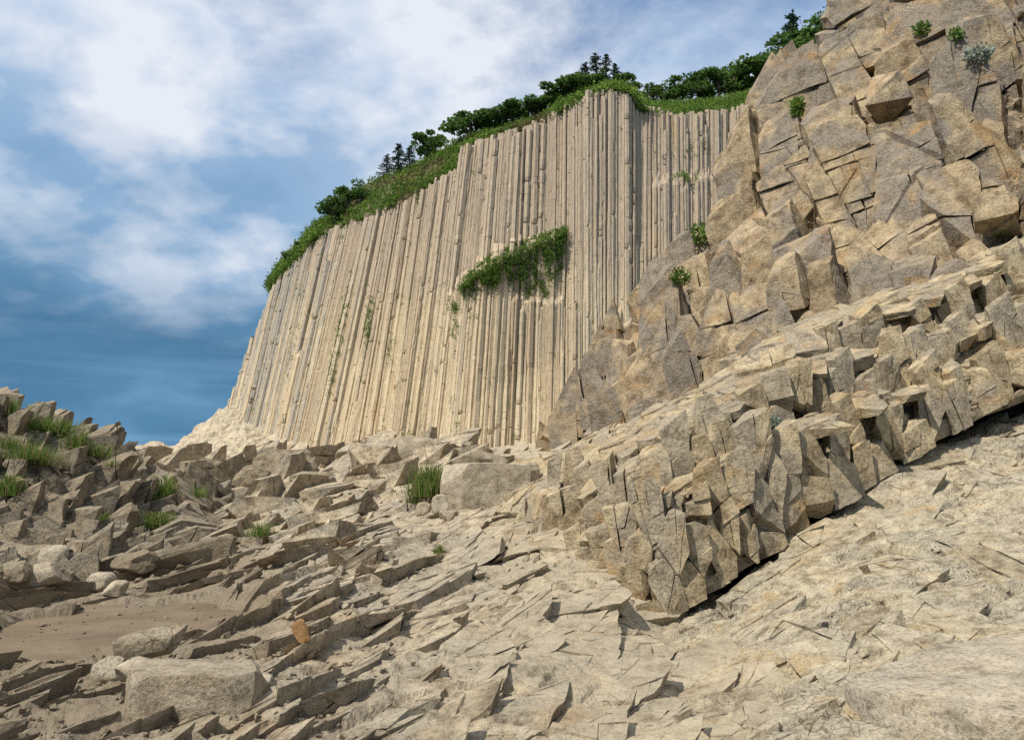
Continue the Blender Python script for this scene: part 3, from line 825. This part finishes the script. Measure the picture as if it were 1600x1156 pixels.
# ------------------------------------------------------------------ sand pool bed
def sand():
    m, g = new_mat("wet_sand")
    pos = g.n('ShaderNodeNewGeometry').outputs['Position']
    n1 = g.noise(pos, 1.3, 5, .6, .4); n2 = g.noise(pos, 38, 4, .7); n3 = g.noise(g.scale(pos, (1.0, 3.5, 1.0)), 2.6, 5, .6, .5)
    c = g.mix(g.ramp(n1, [(.35, 0.0), (.65, 1.0)]), (.125, .088, .05), (.19, .138, .082))
    c = g.mix(g.ramp(n2, [(.55, 0.0), (.75, .5)]), c, (.25, .20, .13)); c = g.mix(g.ramp(n2, [(.28, .6), (.4, 0.0)]), c, (.10, .075, .05))
    c = g.mix(g.ramp(n3, [(.60, 0.0), (.70, .5)]), c, (.14, .105, .065))
    b = g.n('ShaderNodeBump', {'Strength': .6, 'Distance': .03, 'Height': g.math('ADD', n3, g.math('MULTIPLY', n2, .3))})
    bs = g.n('ShaderNodeBsdfPrincipled', {'Base Color': c, 'Roughness': .75, 'Normal': b}); bs.inputs['Specular IOR Level'].default_value = .3
    g.n('ShaderNodeOutputMaterial', {'Surface': bs})
    nu, nv = 110, 110; X, Yy = np.meshgrid(np.linspace(-3.2, 3.4, nu), np.linspace(-3.4, 4.4, nv))
    P = np.stack([X.ravel() + SANDC.x, Yy.ravel() + SANDC.y, np.zeros(nu * nv)], 1)
    r = np.sqrt((X.ravel() / 3.2) ** 2 + (Yy.ravel() / 4.0) ** 2)
    P[:, 2] = -.13 + .025 * fbm(P * 1.2, 4, 3) + .008 * fbm(P * 7, 3, 5) - .25 * np.clip(r - .75, 0, 1)
    structure(link("sand", mesh_np("sand", P, grid_faces(nu, nv), m, True)))
    return P.reshape(nv, nu, 3)
SAND = sand()
scatter_chips("sand", "sand_pebbles", SAND, M['ground'], 520, 5, 66)

bpy.context.view_layer.update(); DG = bpy.context.evaluated_depsgraph_get(); EYE = Vector((0, 0, CAMZ))
def spot(surf, u, v):
    """the rock surface seen at photo position (u, v)"""
    for dv in (0, 4, 8, 14, 22, 32):
        hit, loc, *_ = SC.ray_cast(DG, EYE, (at(u, v + dv, 10) - EYE).normalized())
        if hit and loc.y < 58: return loc.copy()
    return at(u, v, 30)

# ------------------------------------------------------------------ boulders
def ground_y(u, v):
    """distance of the visible ground at photo position (u, v)"""
    return spot('ground', u, v).y

def boulder(u, v, w_px, h_px, Y, label, name="boulder", cat="boulder", group=None, mat='boulder', depth=1.0, cuts=9, rot=0.0, tilt=0.0, seed=0, sink=.20, rough=.06, sharp=.95, boxy=.72):
    """a rock whose base centre is seen at (u, v), w_px by h_px in the photo, standing Y metres ahead"""
    R = random.Random(seed + int(u) * 7 + int(v))
    if Y is None: Y = ground_y(u, v)
    k = Y / F_PX; w, h = w_px * k, h_px * k; d = w * depth
    bm = bmesh.new(); bmesh.ops.create_icosphere(bm, subdivisions=5 if w_px > 60 else 4, radius=1.0)
    P = np.array([q.co[:] for q in bm.verts]); F = np.array([[q.index for q in f.verts] for f in bm.faces]); bm.free()
    P = np.sign(P) * np.abs(P) ** boxy; P /= np.abs(P).max()
    for _ in range(cuts):
        n = unit([R.gauss(0, 1), R.gauss(0, 1), R.gauss(0, .7)]); t = R.uniform(.56, .84); dd = P @ n
        P = P - np.clip(dd - t, 0, None)[:, None] * n * sharp
    sd = R.randint(0, 9999)
    P = P * (1 + rough * 2.0 * fbm(P * 1.2 + 5, 3, sd, .5) + rough * .55 * fbm(P * 4.0, 4, sd + 3, .6))[:, None]
    P = P / np.abs(P).max(0) * np.array([w / 2, d / 2, h / 2])
    ct, st = math.cos(tilt), math.sin(tilt); P = P @ np.array([[ct, 0, st], [0, 1, 0], [-st, 0, ct]])
    c, s_ = math.cos(rot), math.sin(rot); P = P @ np.array([[c, s_, 0], [-s_, c, 0], [0, 0, 1]])
    base = at(u, v, Y) + Vector((0, .25 * d, 0)); P[:, 2] += -P[:, 2].min() - sink * h
    o = link(name, mesh_np(name, P, F, M[mat], True), None, base); o["tint"] = R.random() * .6
    return tag(o, label, cat, group)

def block_boulder(u, v, w_px, h_px, Y, label, depth=.6, seed=0, rot=0.0, sink=.15, name="boulder", cat="boulder", mat='boulder', cuts=7, amp=.045, lean=0.0):
    """an angular broken block: a box with chopped corners and roughened faces"""
    R = random.Random(seed * 31 + 7)
    if Y is None: Y = ground_y(u, v)
    k = Y / F_PX; w, h = w_px * k, h_px * k; d = w * depth
    poly = box_poly((0, 0, 0), (1, 0, 0), (0, 1, 0), (0, 0, 1), w / 2, d / 2, h / 2)
    for _ in range(cuts):
        n = unit([R.choice((-1, 1)) * R.uniform(.3, 1), R.choice((-1, -1, 1)) * R.uniform(.3, 1), R.uniform(-.3, .9)])
        ext = abs(n[0]) * w / 2 + abs(n[1]) * d / 2 + abs(n[2]) * h / 2; q = clip(poly, n, ext * R.uniform(.70, .88))
        if q: poly = q
    P, F = weld(subdivide(tris_of(poly), 4)); P = P * (1 - .05 * ((np.abs(P) / np.array([w / 2, d / 2, h / 2])) ** 4).sum(1, keepdims=True) / 2)
    P = jag(P, np.full(len(P), (w * h) ** .5), amp, seed + 3); P = jag(P, np.full(len(P), (w * h) ** .5 * .35), amp * .4, seed + 6)
    ct, st = math.cos(lean), math.sin(lean); P = P @ np.array([[ct, 0, st], [0, 1, 0], [-st, 0, ct]])
    c, s_ = math.cos(rot), math.sin(rot); P = P @ np.array([[c, s_, 0], [-s_, c, 0], [0, 0, 1]])
    P[:, 2] += -P[:, 2].min() - sink * h
    o = link(name, mesh_np(name, P, F, M[mat]), None, at(u, v, Y) + Vector((0, .3 * d, 0))); o["tint"] = R.random() * .5
    return tag(o, label, cat)
Bo = boulder
block_boulder(765, 786, 158, 74, None, "large pale boulder beside the lush grass clump at the cliff foot", depth=.7, seed=8, rot=.1, cuts=11, sink=.2)
Bo(745, 738, 100, 50, None, "grey weathered boulder behind the large pale boulder", depth=.9, seed=2)
Bo(822, 742, 60, 26, None, "small tan boulder touching the end of the large pale boulder", depth=.8, seed=3)
Bo(566, 738, 92, 62, 40, "smooth brown domed boulder in front of the column cliff", depth=1.0, cuts=3, seed=4, rough=.03)
Bo(640, 748, 118, 86, 42, "broad cream domed boulder against the foot of the columns", depth=.9, cuts=4, seed=5, rough=.04, mat='scree')
Bo(661, 804, 25, 24, None, "small round tan stone below the lush grass clump", name="stone", cat="stone", seed=6, cuts=3)
Bo(687, 800, 27, 34, None, "upright pale stone wedged against the large pale boulder", name="stone", cat="stone", seed=7, cuts=5)
Bo(43, 878, 36, 30, None, "pale rounded boulder at the knoll foot, topmost of a trio", seed=8, cuts=3, rough=.03)
Bo(80, 880, 44, 36, None, "tan rounded boulder leaning behind the trio at the knoll foot", seed=9, cuts=4, rough=.03)
Bo(66, 914, 64, 44, None, "biggest brown rounded boulder of the trio at the knoll foot", seed=10, cuts=5, rough=.035)
Bo(153, 920, 38, 30, None, "rounded brown boulder at the far edge of the sand", seed=11, cuts=4, rough=.03)
Bo(178, 930, 38, 28, None, "cracked grey boulder sitting at the far edge of the sand", seed=12, cuts=5, rough=.05)
Bo(18, 905, 44, 34, None, "craggy dark boulder beside the trio at the knoll foot", seed=13, cuts=9, rough=.09, mat='knoll')
Bo(200, 895, 66, 44, None, "rough grey craggy boulder behind the sand", seed=14, cuts=9, rough=.1, mat='ground')
Bo(236, 1034, 118, 44, 8.2, "long log-shaped brown boulder lying along the sand", depth=.34, cuts=7, tilt=.20, rot=.22, seed=15, rough=.04, sink=.0, boxy=.6, mat='ground')
Bo(164, 1062, 46, 38, None, "small rounded cream boulder next to the log-shaped boulder", seed=16, cuts=5, rough=.03)
Bo(205, 1066, 58, 44, None, "small tan boulder between the cream boulder and the flat block", seed=17, cuts=6, rough=.04)
block_boulder(288, 1122, 215, 74, 6.5, "wide flat-topped cream rock block in front of the sand", depth=.55, seed=6, rot=-.08, cuts=5, amp=.035)
Bo(404, 1075, 40, 26, None, "small flat cream stone beside the flat-topped block", name="stone", cat="stone", seed=19, cuts=6)
block_boulder(1715, 1262, 560, 175, 5.1, "huge flat slab boulder lying at the foot of the pale slope", depth=.7, seed=11, rot=.12, cuts=12, amp=.03, lean=.13, sink=.2)
Bo(470, 1010, 24, 36, None, "thin rust-orange rock plate standing among tilted slabs", name="rock_plate", cat="stone", depth=.35, cuts=9, tilt=.5, seed=21, mat='rust', boxy=.4, sink=-.15)
Bo(440, 752, 118, 66, 34, "dark craggy rock mass at the foot of the grey columns", cuts=12, rough=.10, seed=22, mat='knoll', depth=.8, name="craggy_rock", cat="rock")
Bo(385, 762, 70, 50, 33, "lower dark craggy rock beside the scree slope", cuts=12, rough=.10, seed=23, mat='knoll', depth=.8, name="craggy_rock", cat="rock")
Bo(805, 765, 40, 26, None, "cracked grey block under the end of the large pale boulder", name="stone", cat="stone", seed=24, cuts=10)
Bo(700, 812, 30, 20, None, "half-buried tan stone below the large pale boulder", name="stone", cat="stone", seed=25, cuts=6)

# ------------------------------------------------------------------ plants
def leaf_mesh(name, C, D, sz, hue, mat, aspect=.55):
    """one small folded leaf per centre: C (n,3), D (n,3) direction, sz (n,), hue (n,)"""
    n = len(C); rng = np.random.default_rng(len(C))
    D = D / (np.linalg.norm(D, axis=1, keepdims=True) + 1e-9)
    S = np.cross(D, rng.normal(size=(n, 3))); S /= np.linalg.norm(S, axis=1, keepdims=True) + 1e-9
    a = sz[:, None]; w = a * aspect
    V = np.stack([C - D * a * .5, C + S * w * .5, C + D * a * .5, C - S * w * .5], 1).reshape(-1, 3)
    F = np.arange(4 * n).reshape(n, 4)
    me = mesh_np(name, V, F, mat)
    at_ = me.attributes.new("hue", 'FLOAT', 'POINT'); at_.data.foreach_set("value", np.repeat(hue, 4).astype(np.float32))
    return me

def tube(pts, rads, sides=6):
    V, F = [], []
    for i, (p, r) in enumerate(zip(pts, rads)):
        p = np.array(p); d = unit(np.array(pts[min(i + 1, len(pts) - 1)]) - np.array(pts[max(i - 1, 0)]))
        a = unit(np.cross(d, (.3, 1, .2))); b = np.cross(d, a)
        for k in range(sides):
            t = 2 * math.pi * k / sides; V.append(p + r * (math.cos(t) * a + math.sin(t) * b))
    for i in range(len(pts) - 1):
        for k in range(sides): F.append((i * sides + k, i * sides + (k + 1) % sides, (i + 1) * sides + (k + 1) % sides, (i + 1) * sides + k))
    return V, F

def broadleaf(seed):
    """unit-height tree: trunk with limbs, crown of leaf clumps (height 1)"""
    R = np.random.default_rng(seed); V, F = [], []
    def add(pts, rads):
        v, f = tube(pts, rads, 5); n = len(V); V.extend(v); F.extend([tuple(i + n for i in q) for q in f])
    lean = R.normal(0, .05, 2)
    add([(0, 0, -.08), (lean[0] * .3, lean[1] * .3, .2), (lean[0], lean[1], .55), (lean[0] * 1.4, lean[1] * 1.4, .85)], [.045, .036, .022, .008])
    lobes = []
    for k in range(9):
        a = R.uniform(0, 6.28); h = R.uniform(.32, .9); r = R.uniform(.12, .40) * (1.15 - .55 * h)
        c = np.array([math.cos(a) * r * 1.2 + lean[0], math.sin(a) * r * 1.2 + lean[1], h]); lobes.append((c, R.uniform(.13, .21)))
        add([(lean[0] * .6, lean[1] * .6, h * .55), tuple(c * .55 + np.array([0, 0, h * .28])), tuple(c)], [.018, .012, .004])
    C, D, S, Hh = [], [], [], []
    for c, r in lobes:
        n = 130
        d = R.normal(size=(n, 3)); d /= np.linalg.norm(d, axis=1, keepdims=True)
        p = c + d * (r * R.uniform(.55, 1.08, (n, 1))) * np.array([1.1, 1.1, .75])
        C.append(p); D.append(d + R.normal(0, .6, (n, 3))); S.append(R.uniform(.055, .10, n)); Hh.append(np.clip(R.normal(.4, .28, n), 0, 1))
    return (np.array(V), F), leaf_mesh("crown", np.concatenate(C), np.concatenate(D), np.concatenate(S), np.concatenate(Hh), M['leaf'], .8)

def conifer(seed, ragged=.0):
    R = np.random.default_rng(seed)
    v, f = tube([(0, 0, -.05), (.01, 0, .4), (0, .01, .8), (0, 0, .99)], [.028, .02, .01, .003], 6)
    V, F = list(v), list(f); C, D, S, Hh = [], [], [], []
    for k in range(15):
        h = .10 + .86 * k / 14.0; reach = (.30 * (1 - h) ** .8 + .025) * R.uniform(.8, 1.15)
        for j in range(6):
            if R.random() < ragged: continue
            a = R.uniform(0, 6.28); L = reach * R.uniform(.6, 1.15)
            tip = np.array([math.cos(a) * L, math.sin(a) * L, h - L * .18 + .02])
            v, f = tube([(0, 0, h), tuple(tip * [.5, .5, 1] + [0, 0, .012]), tuple(tip)], [.006, .004, .002], 3); n0 = len(V); V.extend(v); F.extend([tuple(i + n0 for i in q) for q in f])
            n = int(10 + 60 * L); t = R.uniform(.15, 1.05, (n, 1))
            p = np.array([0, 0, h]) * (1 - t) + tip * t + R.normal(0, .014, (n, 3)); p[:, 2] -= np.abs(R.normal(0, .012, n))
            d = np.tile(tip - np.array([0, 0, h]), (n, 1)) + R.normal(0, .08, (n, 3)) + np.array([0, 0, -.03])
            C.append(p); D.append(d); S.append(R.uniform(.03, .06, n)); Hh.append(R.uniform(0, 1, n))
    return (np.array(V), F), leaf_mesh("crown", np.concatenate(C), np.concatenate(D), np.concatenate(S), np.concatenate(Hh), M['needle'], .45)

def trunk_mesh(vf):
    me = bpy.data.meshes.new("trunk"); me.from_pydata([tuple(map(float, p)) for p in vf[0]], [], vf[1]); me.materials.append(M['bark']); return me
TREES = {'b': [], 'c': []}
for k in range(5): vf, cr = broadleaf(40 + k); TREES['b'].append((trunk_mesh(vf), cr))
for k in range(4): vf, cr = conifer(70 + k, (.0, .12, .3, .05)[k]); TREES['c'].append((trunk_mesh(vf), cr))
_hu, _hv = project(HILL)
def hill_at(u, v, back):
    """hilltop point at photo column u, `back` rows behind the edge"""
    row = int(back); k = int(np.argmin(np.abs(_hu[row] - u))); return Vector(HILL[row, k])

RT = random.Random(8)
def tree(kind, u, v_base, h_px, Y, label, group, wide=1.0, variant=None):
    tr, cr = TREES[kind][RT.randrange(len(TREES[kind])) if variant is None else variant]
    name = "broadleaf_tree" if kind == 'b' else "conifer_tree"
    e = bpy.data.objects.new(name, None); COL.objects.link(e); p = at(u, v_base, Y); h = h_px * Y / F_PX * 1.2
    # stand on the hill: follow the hill surface below the tree
    d = (HILL[..., 0] - p.x) ** 2 + (HILL[..., 1] - p.y) ** 2; k = np.unravel_index(np.argmin(d), d.shape); zt = float(HILL[k][2])
    top = p.z + h; e.location = (p.x, p.y, zt - .05); h2 = max(h * .6, top - zt)
    e.scale = (h2 * wide, h2 * wide, h2); e.rotation_euler = (0, 0, RT.uniform(0, 6.28))
    link("trunk", tr, e); link("crown", cr, e)
    return tag(e, label, "tree", group)

ORD = "first second third fourth fifth sixth seventh eighth ninth tenth eleventh twelfth thirteenth".split()
GA1 = "windswept trees along the cliff crest"
ROW = -1
for u, v, h, Y in ((452, 418, 24, 88), (468, 408, 26, 87), (524, 345, 36, 86), (542, 325, 32, 86), (562, 305, 22, 85.5)):
    ROW += 1; tree('b', u, v, h, Y, ORD[ROW] + " small shrubby tree up the crest from the cliff's low grey end", GA1, 1.3)
ROW = -1
for u, v, h, Y, va in ((604, 285, 42, 90, 1), (622, 278, 50, 91, 0), (640, 265, 36, 90, 3)):
    ROW += 1; tree('c', u, v, h, Y, ("dark young conifer lowest on the green crest slope", "tallest dark young conifer on the green crest slope", "dark young conifer highest on the green crest slope")[ROW], GA1, 1.5, va)
ROW = -1
for u, v, h, Y in ((664, 245, 36, 89), (680, 236, 28, 89)):
    ROW += 1; tree('b', u, v, h, Y, ("thin open-crowned tree above the heath slope", "smaller open-crowned tree uphill of the thin one above the heath")[ROW], GA1, 1.1)
ROW = -1
for u, v, h, Y in ((734, 214, 38, 85), (757, 208, 30, 85), (778, 202, 32, 85), (798, 198, 34, 84), (820, 194, 36, 84), (842, 186, 36, 84), (862, 178, 38, 83.5), (884, 166, 48, 83), (898, 152, 42, 83)):
    ROW += 1; tree('b', u, v, h, Y, ORD[ROW] + " leafy green tree of the row climbing from the heath to the conifer knob", GA1, 1.75)
ROW = -1
for u, v, h, Y, va in ((915, 150, 52, 83, 1), (932, 142, 58, 83, 2), (948, 140, 55, 83.5, 2), (962, 142, 42, 83, 3)):
    ROW += 1; tree('c', u, v, h, Y, ("slim ragged conifer at the sea side of the highest knob", "tallest ragged conifer on the highest knob of the cliff", "ragged conifer next to the tallest one on the knob", "short dense conifer at the meadow side of the knob")[ROW], "conifers on the cliff knob", 1.5, va)
ROW = -1
for u, v, h, Y in ((972, 150, 44, 83), (984, 150, 28, 83), (905, 160, 40, 82.5), (940, 148, 36, 82.5)):
    ROW += 1; tree('b', u, v, h, Y, ("broad leafy tree on the meadow side of the conifer knob", "low leafy bush-tree at the meadow end of the conifer knob", "broad leafy tree on the sea side of the conifer knob", "low leafy tree amid the conifers of the knob")[ROW], GA1, 1.2)
ROW = -1
for u, v, h, Y in ((1012, 165, 26, 95), (1034, 162, 32, 95), (1056, 160, 32, 95), (1080, 158, 40, 95), (1102, 156, 36, 96), (1124, 152, 44, 96), (1146, 148, 42, 96), (1166, 144, 44, 97), (1186, 138, 48, 97), (1206, 132, 50, 97), (1226, 126, 60, 98), (1262, 112, 60, 99), (1282, 102, 64, 100)):
    ROW += 1; tree('b', u, v, h, Y, ORD[ROW] + " broadleaf tree behind the green meadow, counted from the conifer knob", "trees of the wood behind the meadow", 1.5)
ROW = -1
for u, v, h, Y, va in ((1244, 122, 100, 99, 0), (1302, 100, 92, 101, 3), (1326, 90, 100, 102, 0)):
    ROW += 1; tree('c', u, v, h, Y, ("tall dark conifer standing free above the wood", "dark conifer between the free-standing one and the outcrop", "dark conifer touching the blocky outcrop's edge")[ROW], "tall conifers of the wood", 1.3, va)

# low shrubs, heath and meadow on the hilltop: one mass
def hill_cover(name, mat, n, seed, urange, rows, size, label, cat, keep=None):
    R = np.random.default_rng(seed); rr = R.integers(rows[0], rows[1], n * 4); cc = R.integers(0, HILL.shape[1], n * 4)
    P = HILL[rr, cc] + R.normal(0, .25, (n * 4, 3)) * np.array([1, 1, .3]); U = _hu[rr, cc]
    m = (U > urange[0]) & (U < urange[1])
    if keep is not None: m &= keep(P)
    P = P[m][:n]; n = len(P); k = 9
    C = np.repeat(P, k, 0) + R.normal(0, size * .8, (n * k, 3)) * np.array([1, 1, .6]) + np.array([0, 0, size * .9])
    D = R.normal(0, .7, (n * k, 3)) + np.array([0, 0, .5])
    hue = np.clip(np.repeat(.5 + .9 * fbm(P * .35, 3, seed), k) + R.normal(0, .2, n * k), 0, 1)
    o = stuff(link(name, leaf_mesh(name, C, D, R.uniform(.5, 1.0, n * k) * size, hue, M[mat], .7)))
    return tag(o, label, cat)
hill_cover("shrub_cover", 'cover', 6500, 1, (425, 905), (4, 36), .34, "low green shrubs covering the crest slope of the column cliff", "shrubs", lambda P: fbm(P * .16, 3, 12) < .22)
hill_cover("heath_cover", 'heath', 2400, 2, (540, 860), (4, 34), .30, "brownish heath patches between green shrubs on the crest slope", "heath", lambda P: fbm(P * .16, 3, 12) > .05)
hill_cover("meadow_cover", 'grass', 4200, 3, (990, 1300), (5, 40), .30, "bright green meadow strip on the cliff top before the wood", "meadow")
hill_cover("knob_cover", 'cover', 1500, 4, (868, 1012), (3, 30), .36, "leafy undergrowth on the highest knob of the column cliff", "undergrowth")

# plants rooted on the column cliff
def cliff_pt(u, v, out=.35):
    """a point just in front of the columns at photo position (u, v)"""
    lo, hi = 330.0, 1300.0
    for _ in range(40):
        mid = (lo + hi) / 2
        if cliff_front(mid, v)[0] < u: lo = mid
        else: hi = mid
    ub = (lo + hi) / 2; Y = cliff_front(ub, v)[1]; d = .35 * math.sin(ub * .045 + v * .004) + .55 * math.sin(ub * .013 + 1.7)
    if 704 < u < 886 and v > ledge_v(u): d -= 1.5 * max(0, 1 - (v - ledge_v(u)) / 200) * min(1, (886 - u) / 25, (u - 700) / 20)
    return np.array(at(u, v, Y + d - out))
def cliff_plants(name, spots, size, label, cat, mat='cover', seed=5, kind_stuff=True, up=.4):
    R = np.random.default_rng(seed); P = np.array([cliff_pt(u, v, o) for u, v, o in spots]); k = 12; n = len(P)
    C = np.repeat(P, k, 0) + R.normal(0, size * .6, (n * k, 3)); D = R.normal(0, .7, (n * k, 3)) + np.array([0, -.2, up])
    hue = np.clip(np.repeat(R.uniform(.1, .8, n), k) + R.normal(0, .2, n * k), 0, 1)
    o = link(name, leaf_mesh(name, C, D, R.uniform(.5, 1.0, n * k) * size, hue, M[mat], .6))
    if kind_stuff: stuff(o)
    return tag(o, label, cat)
RP = random.Random(21)
def on_line(pts, n, sx, sy, out=.3):
    res = []
    for _ in range(n):
        t = RP.random() * (len(pts) - 1); i = int(t); f = t - i
        res.append((pts[i][0] + (pts[i + 1][0] - pts[i][0]) * f + RP.gauss(0, sx), pts[i][1] + (pts[i + 1][1] - pts[i][1]) * f + RP.gauss(0, sy), out * RP.uniform(.6, 1.3)))
    return res
ledge = []
for _ in range(1300):
    u = RP.uniform(720, 884); t = (u - 720) / 164.0; top = 447 - 87 * t ** .8; th = 8 + 42 * min(1, t * 1.6) * (1 if t < .75 else max(.35, 1 - (t - .75) * 1.4))
    f = RP.random()
    if f > .35 and math.sin(u * .31) + math.sin(u * .13 + 2) + 2.2 * (1 - f) < .35: continue
    ledge.append((u, top + th * f, RP.uniform(.25, .85)))
for _ in range(700):
    u = RP.uniform(716, 886); ledge.append((u, ledge_v(u) - RP.uniform(-2, 9), RP.uniform(.1, 1.5)))
for cu, cv in ((742, 452), (728, 462), (770, 440), (800, 436), (818, 446), (838, 440), (862, 428), (874, 410), (850, 452), (708, 478), (828, 462)):
    ledge += [(cu + RP.gauss(0, 5), cv + RP.gauss(0, 7), RP.uniform(.2, .5)) for _ in range(22)]
ledge += on_line([(805, 420), (815, 440), (830, 435), (845, 438), (868, 420)], 40, 4, 8, .4)
cliff_plants("ledge_turf", ledge, .21, "bright green turf on the sloping ledge halfway up the columns", "turf", 'grass', 6)
cre = []
for pts, n in (([(543, 462), (530, 520), (512, 612)], 130), ([(580, 470), (571, 545)], 70), ([(470, 430), (462, 480)], 24), ([(620, 440), (606, 560)], 22), ([(706, 470), (712, 500), (712, 520)], 26), ([(808, 474), (850, 476)], 26), ([(468, 490), (450, 610)], 16),
               ([(1040, 292), (1062, 282), (1100, 278)], 36), ([(1020, 240), (1110, 228)], 18), ([(705, 600), (715, 690)], 14), ([(655, 310), (650, 318)], 8), ([(530, 366), (532, 374)], 8), ([(490, 494), (494, 498)], 6)):
    cre += on_line(pts, n, 2.5, 6)
for _ in range(420):
    ub = RP.uniform(345, 1120); v = RP.uniform(interp(ub, UB, VT) + 20, 690); cre.append((ub + (interp(ub, UB, UT) - ub) * (735 - v) / (735 - interp(ub, UB, VT)), v, RP.uniform(.0, .25)))
cliff_plants("crevice_plants", cre, .19, "tiny green plants rooted in the crevices between the columns", "plants", 'cover', 7)
cliff_plants("cliff_bush", on_line([(1066, 275), (1082, 280)], 26, 5, 5, .6), .26, "round green bush on a narrow shelf between the columns and the outcrop", "bush", 'cover', 8, False)

def grass_tuft(u, v, w_px, h_px, surf, label, name="grass_tuft", cat="grass", mat='grass', n=150, group=None, Y=None, seed=0, droop=.6):
    R = np.random.default_rng(int(u * 3 + v) + seed); p = spot(surf, u, v) if Y is None else at(u, v, Y) if Y > 0 else spot(surf, u, v)
    k = p.y / F_PX * 1.2; w, h = w_px * k, h_px * k; V, F, hue = [], [], []
    for _ in range(int(n * 1.5)):
        a = R.uniform(0, 6.28); r0 = abs(R.normal(0, .26)) * w; b = np.array([math.cos(a) * r0, math.sin(a) * r0, -.05 * h])
        L = h * R.uniform(.3, 1.1); out = R.uniform(.05, .55) * w * .9; a2 = a + R.normal(0, .5); bw = max(.005, .017 * h) * R.uniform(.6, 1.2)
        sd = np.array([-math.sin(a2), math.cos(a2), 0]) * bw; n0 = len(V); hh = R.uniform(0, 1) if R.random() > .2 else 1.3
        for t in (0, .4, .75, 1.0):
            q = b + np.array([math.cos(a2) * out * t ** 1.6, math.sin(a2) * out * t ** 1.6, L * (t - droop * .5 * t ** 3)])
            V += [q - sd * (1 - t * .92), q + sd * (1 - t * .92)]; hue += [hh, hh]
        for i in range(3): F.append((n0 + 2 * i, n0 + 2 * i + 1, n0 + 2 * i + 3, n0 + 2 * i + 2))
    me = mesh_np(name, np.array(V), np.array(F), M[mat]); at_ = me.attributes.new("hue", 'FLOAT', 'POINT'); at_.data.foreach_set("value", np.array(hue, np.float32))
    return tag(link(name, me, None, p), label, cat, group)

def leafy_bush(u, v, w_px, h_px, surf, label, name="bush", cat="bush", mat='cover', n=260, Y=None, leaf=.16):
    R = np.random.default_rng(int(u * 5 + v)); p = spot(surf, u, v) if Y is None else at(u, v, Y); k = p.y / F_PX; w, h = w_px * k, h_px * k
    d = R.normal(size=(n, 3)); d /= np.linalg.norm(d, axis=1, keepdims=True)
    C = d * R.uniform(.35, 1.0, (n, 1)) * np.array([w / 2, w / 2.4, h / 2]) + np.array([0, -.1 * w, h * .42])
    o = link(name, leaf_mesh(name, C, d + R.normal(0, .5, (n, 3)), R.uniform(.6, 1.1, n) * leaf * h, R.uniform(0, 1, n), M[mat], .5), None, p)
    return tag(o, label, cat)

grass_tuft(676, 772, 62, 58, 'ground', "lush green grass clump beside the large pale boulder", n=420, Y=-1)
grass_tuft(648, 784, 34, 24, 'ground', "short grass tuft just below the lush clump", n=140, Y=-1)
grass_tuft(252, 778, 44, 46, 'ground', "thick upright grass tuft growing on the crags between knoll and scree", n=260, Y=-1)
grass_tuft(246, 822, 34, 40, 'ground', "hanging grass tuft directly below the thick upright tuft", n=200, Y=-1, droop=1.2)
grass_tuft(308, 776, 30, 22, 'ground', "small grass tuft on crags beside the scree slope", n=120, Y=-1)
grass_tuft(406, 836, 40, 26, 'ground', "yellow-green grass tuft among the broken slabs", n=170, Y=-1)
grass_tuft(688, 864, 15, 18, 'ground', "tiny yellowish weed on the pale crumbling heap", n=110, Y=-1)
grass_tuft(160, 812, 20, 16, 'knoll', "small grass tuft in a dark cleft of the knoll", n=70)
grass_tuft(175, 728, 24, 18, 'knoll', "small grass tuft at the low end of the knoll crest", n=80)
grass_tuft(14, 772, 34, 40, 'knoll', "tall grass tuft on the steep face of the knoll", n=200)
ROW = -1
for u, v, w, h in ((12, 648, 44, 34), (45, 668, 50, 30), (72, 674, 46, 32), (98, 684, 50, 36), (118, 700, 40, 34), (150, 712, 44, 26), (40, 715, 60, 34), (70, 725, 50, 30), (20, 700, 50, 30)):
    ROW += 1; grass_tuft(u, v, w, h, 'knoll', (ORD[ROW] + " grass tuft down the crest line of the dark knoll") if ROW < 6 else ("grass tuft in the middle of the knoll's upper face", "grass tuft lowest on the knoll's upper face", "grass tuft highest on the knoll's upper face")[ROW - 6], n=190, group="grass on the knoll crest")
leafy_bush(1208, 668, 26, 20, 'bench', "small silvery-green plant on a bench top of the layered outcrop", name="silver_plant", cat="plant", mat='silver', leaf=.4, n=140)
leafy_bush(1528, 98, 52, 34, 'wall', "silver-grey cushion plant high on the blocky outcrop", name="silver_plant", cat="plant", mat='silver', leaf=.28)
leafy_bush(1246, 182, 30, 38, 'wall', "leafy green bush in a cleft of the blocky outcrop", leaf=.25)
leafy_bush(1440, 58, 32, 30, 'wall', "bright green plant under the overhang of the blocky outcrop", name="plant", cat="plant", mat='grass', leaf=.3, n=160)
leafy_bush(1494, 66, 30, 28, 'wall', "fern-like green plant on the earthy shelf of the blocky outcrop", name="plant", cat="plant", mat='grass', leaf=.3, n=160)
leafy_bush(1092, 384, 44, 44, 'wall', "bushy green plants where the columns meet the outcrop", leaf=.18, n=320)
leafy_bush(1062, 446, 40, 32, 'wall', "light green plant on the outcrop's shoulder below the bushy plants", name="plant", cat="plant", mat='grass', leaf=.2, n=420)
grass_tuft(1560, 368, 30, 40, 'wall', "thin grass sprig growing from a joint above the bright ledge", n=60)
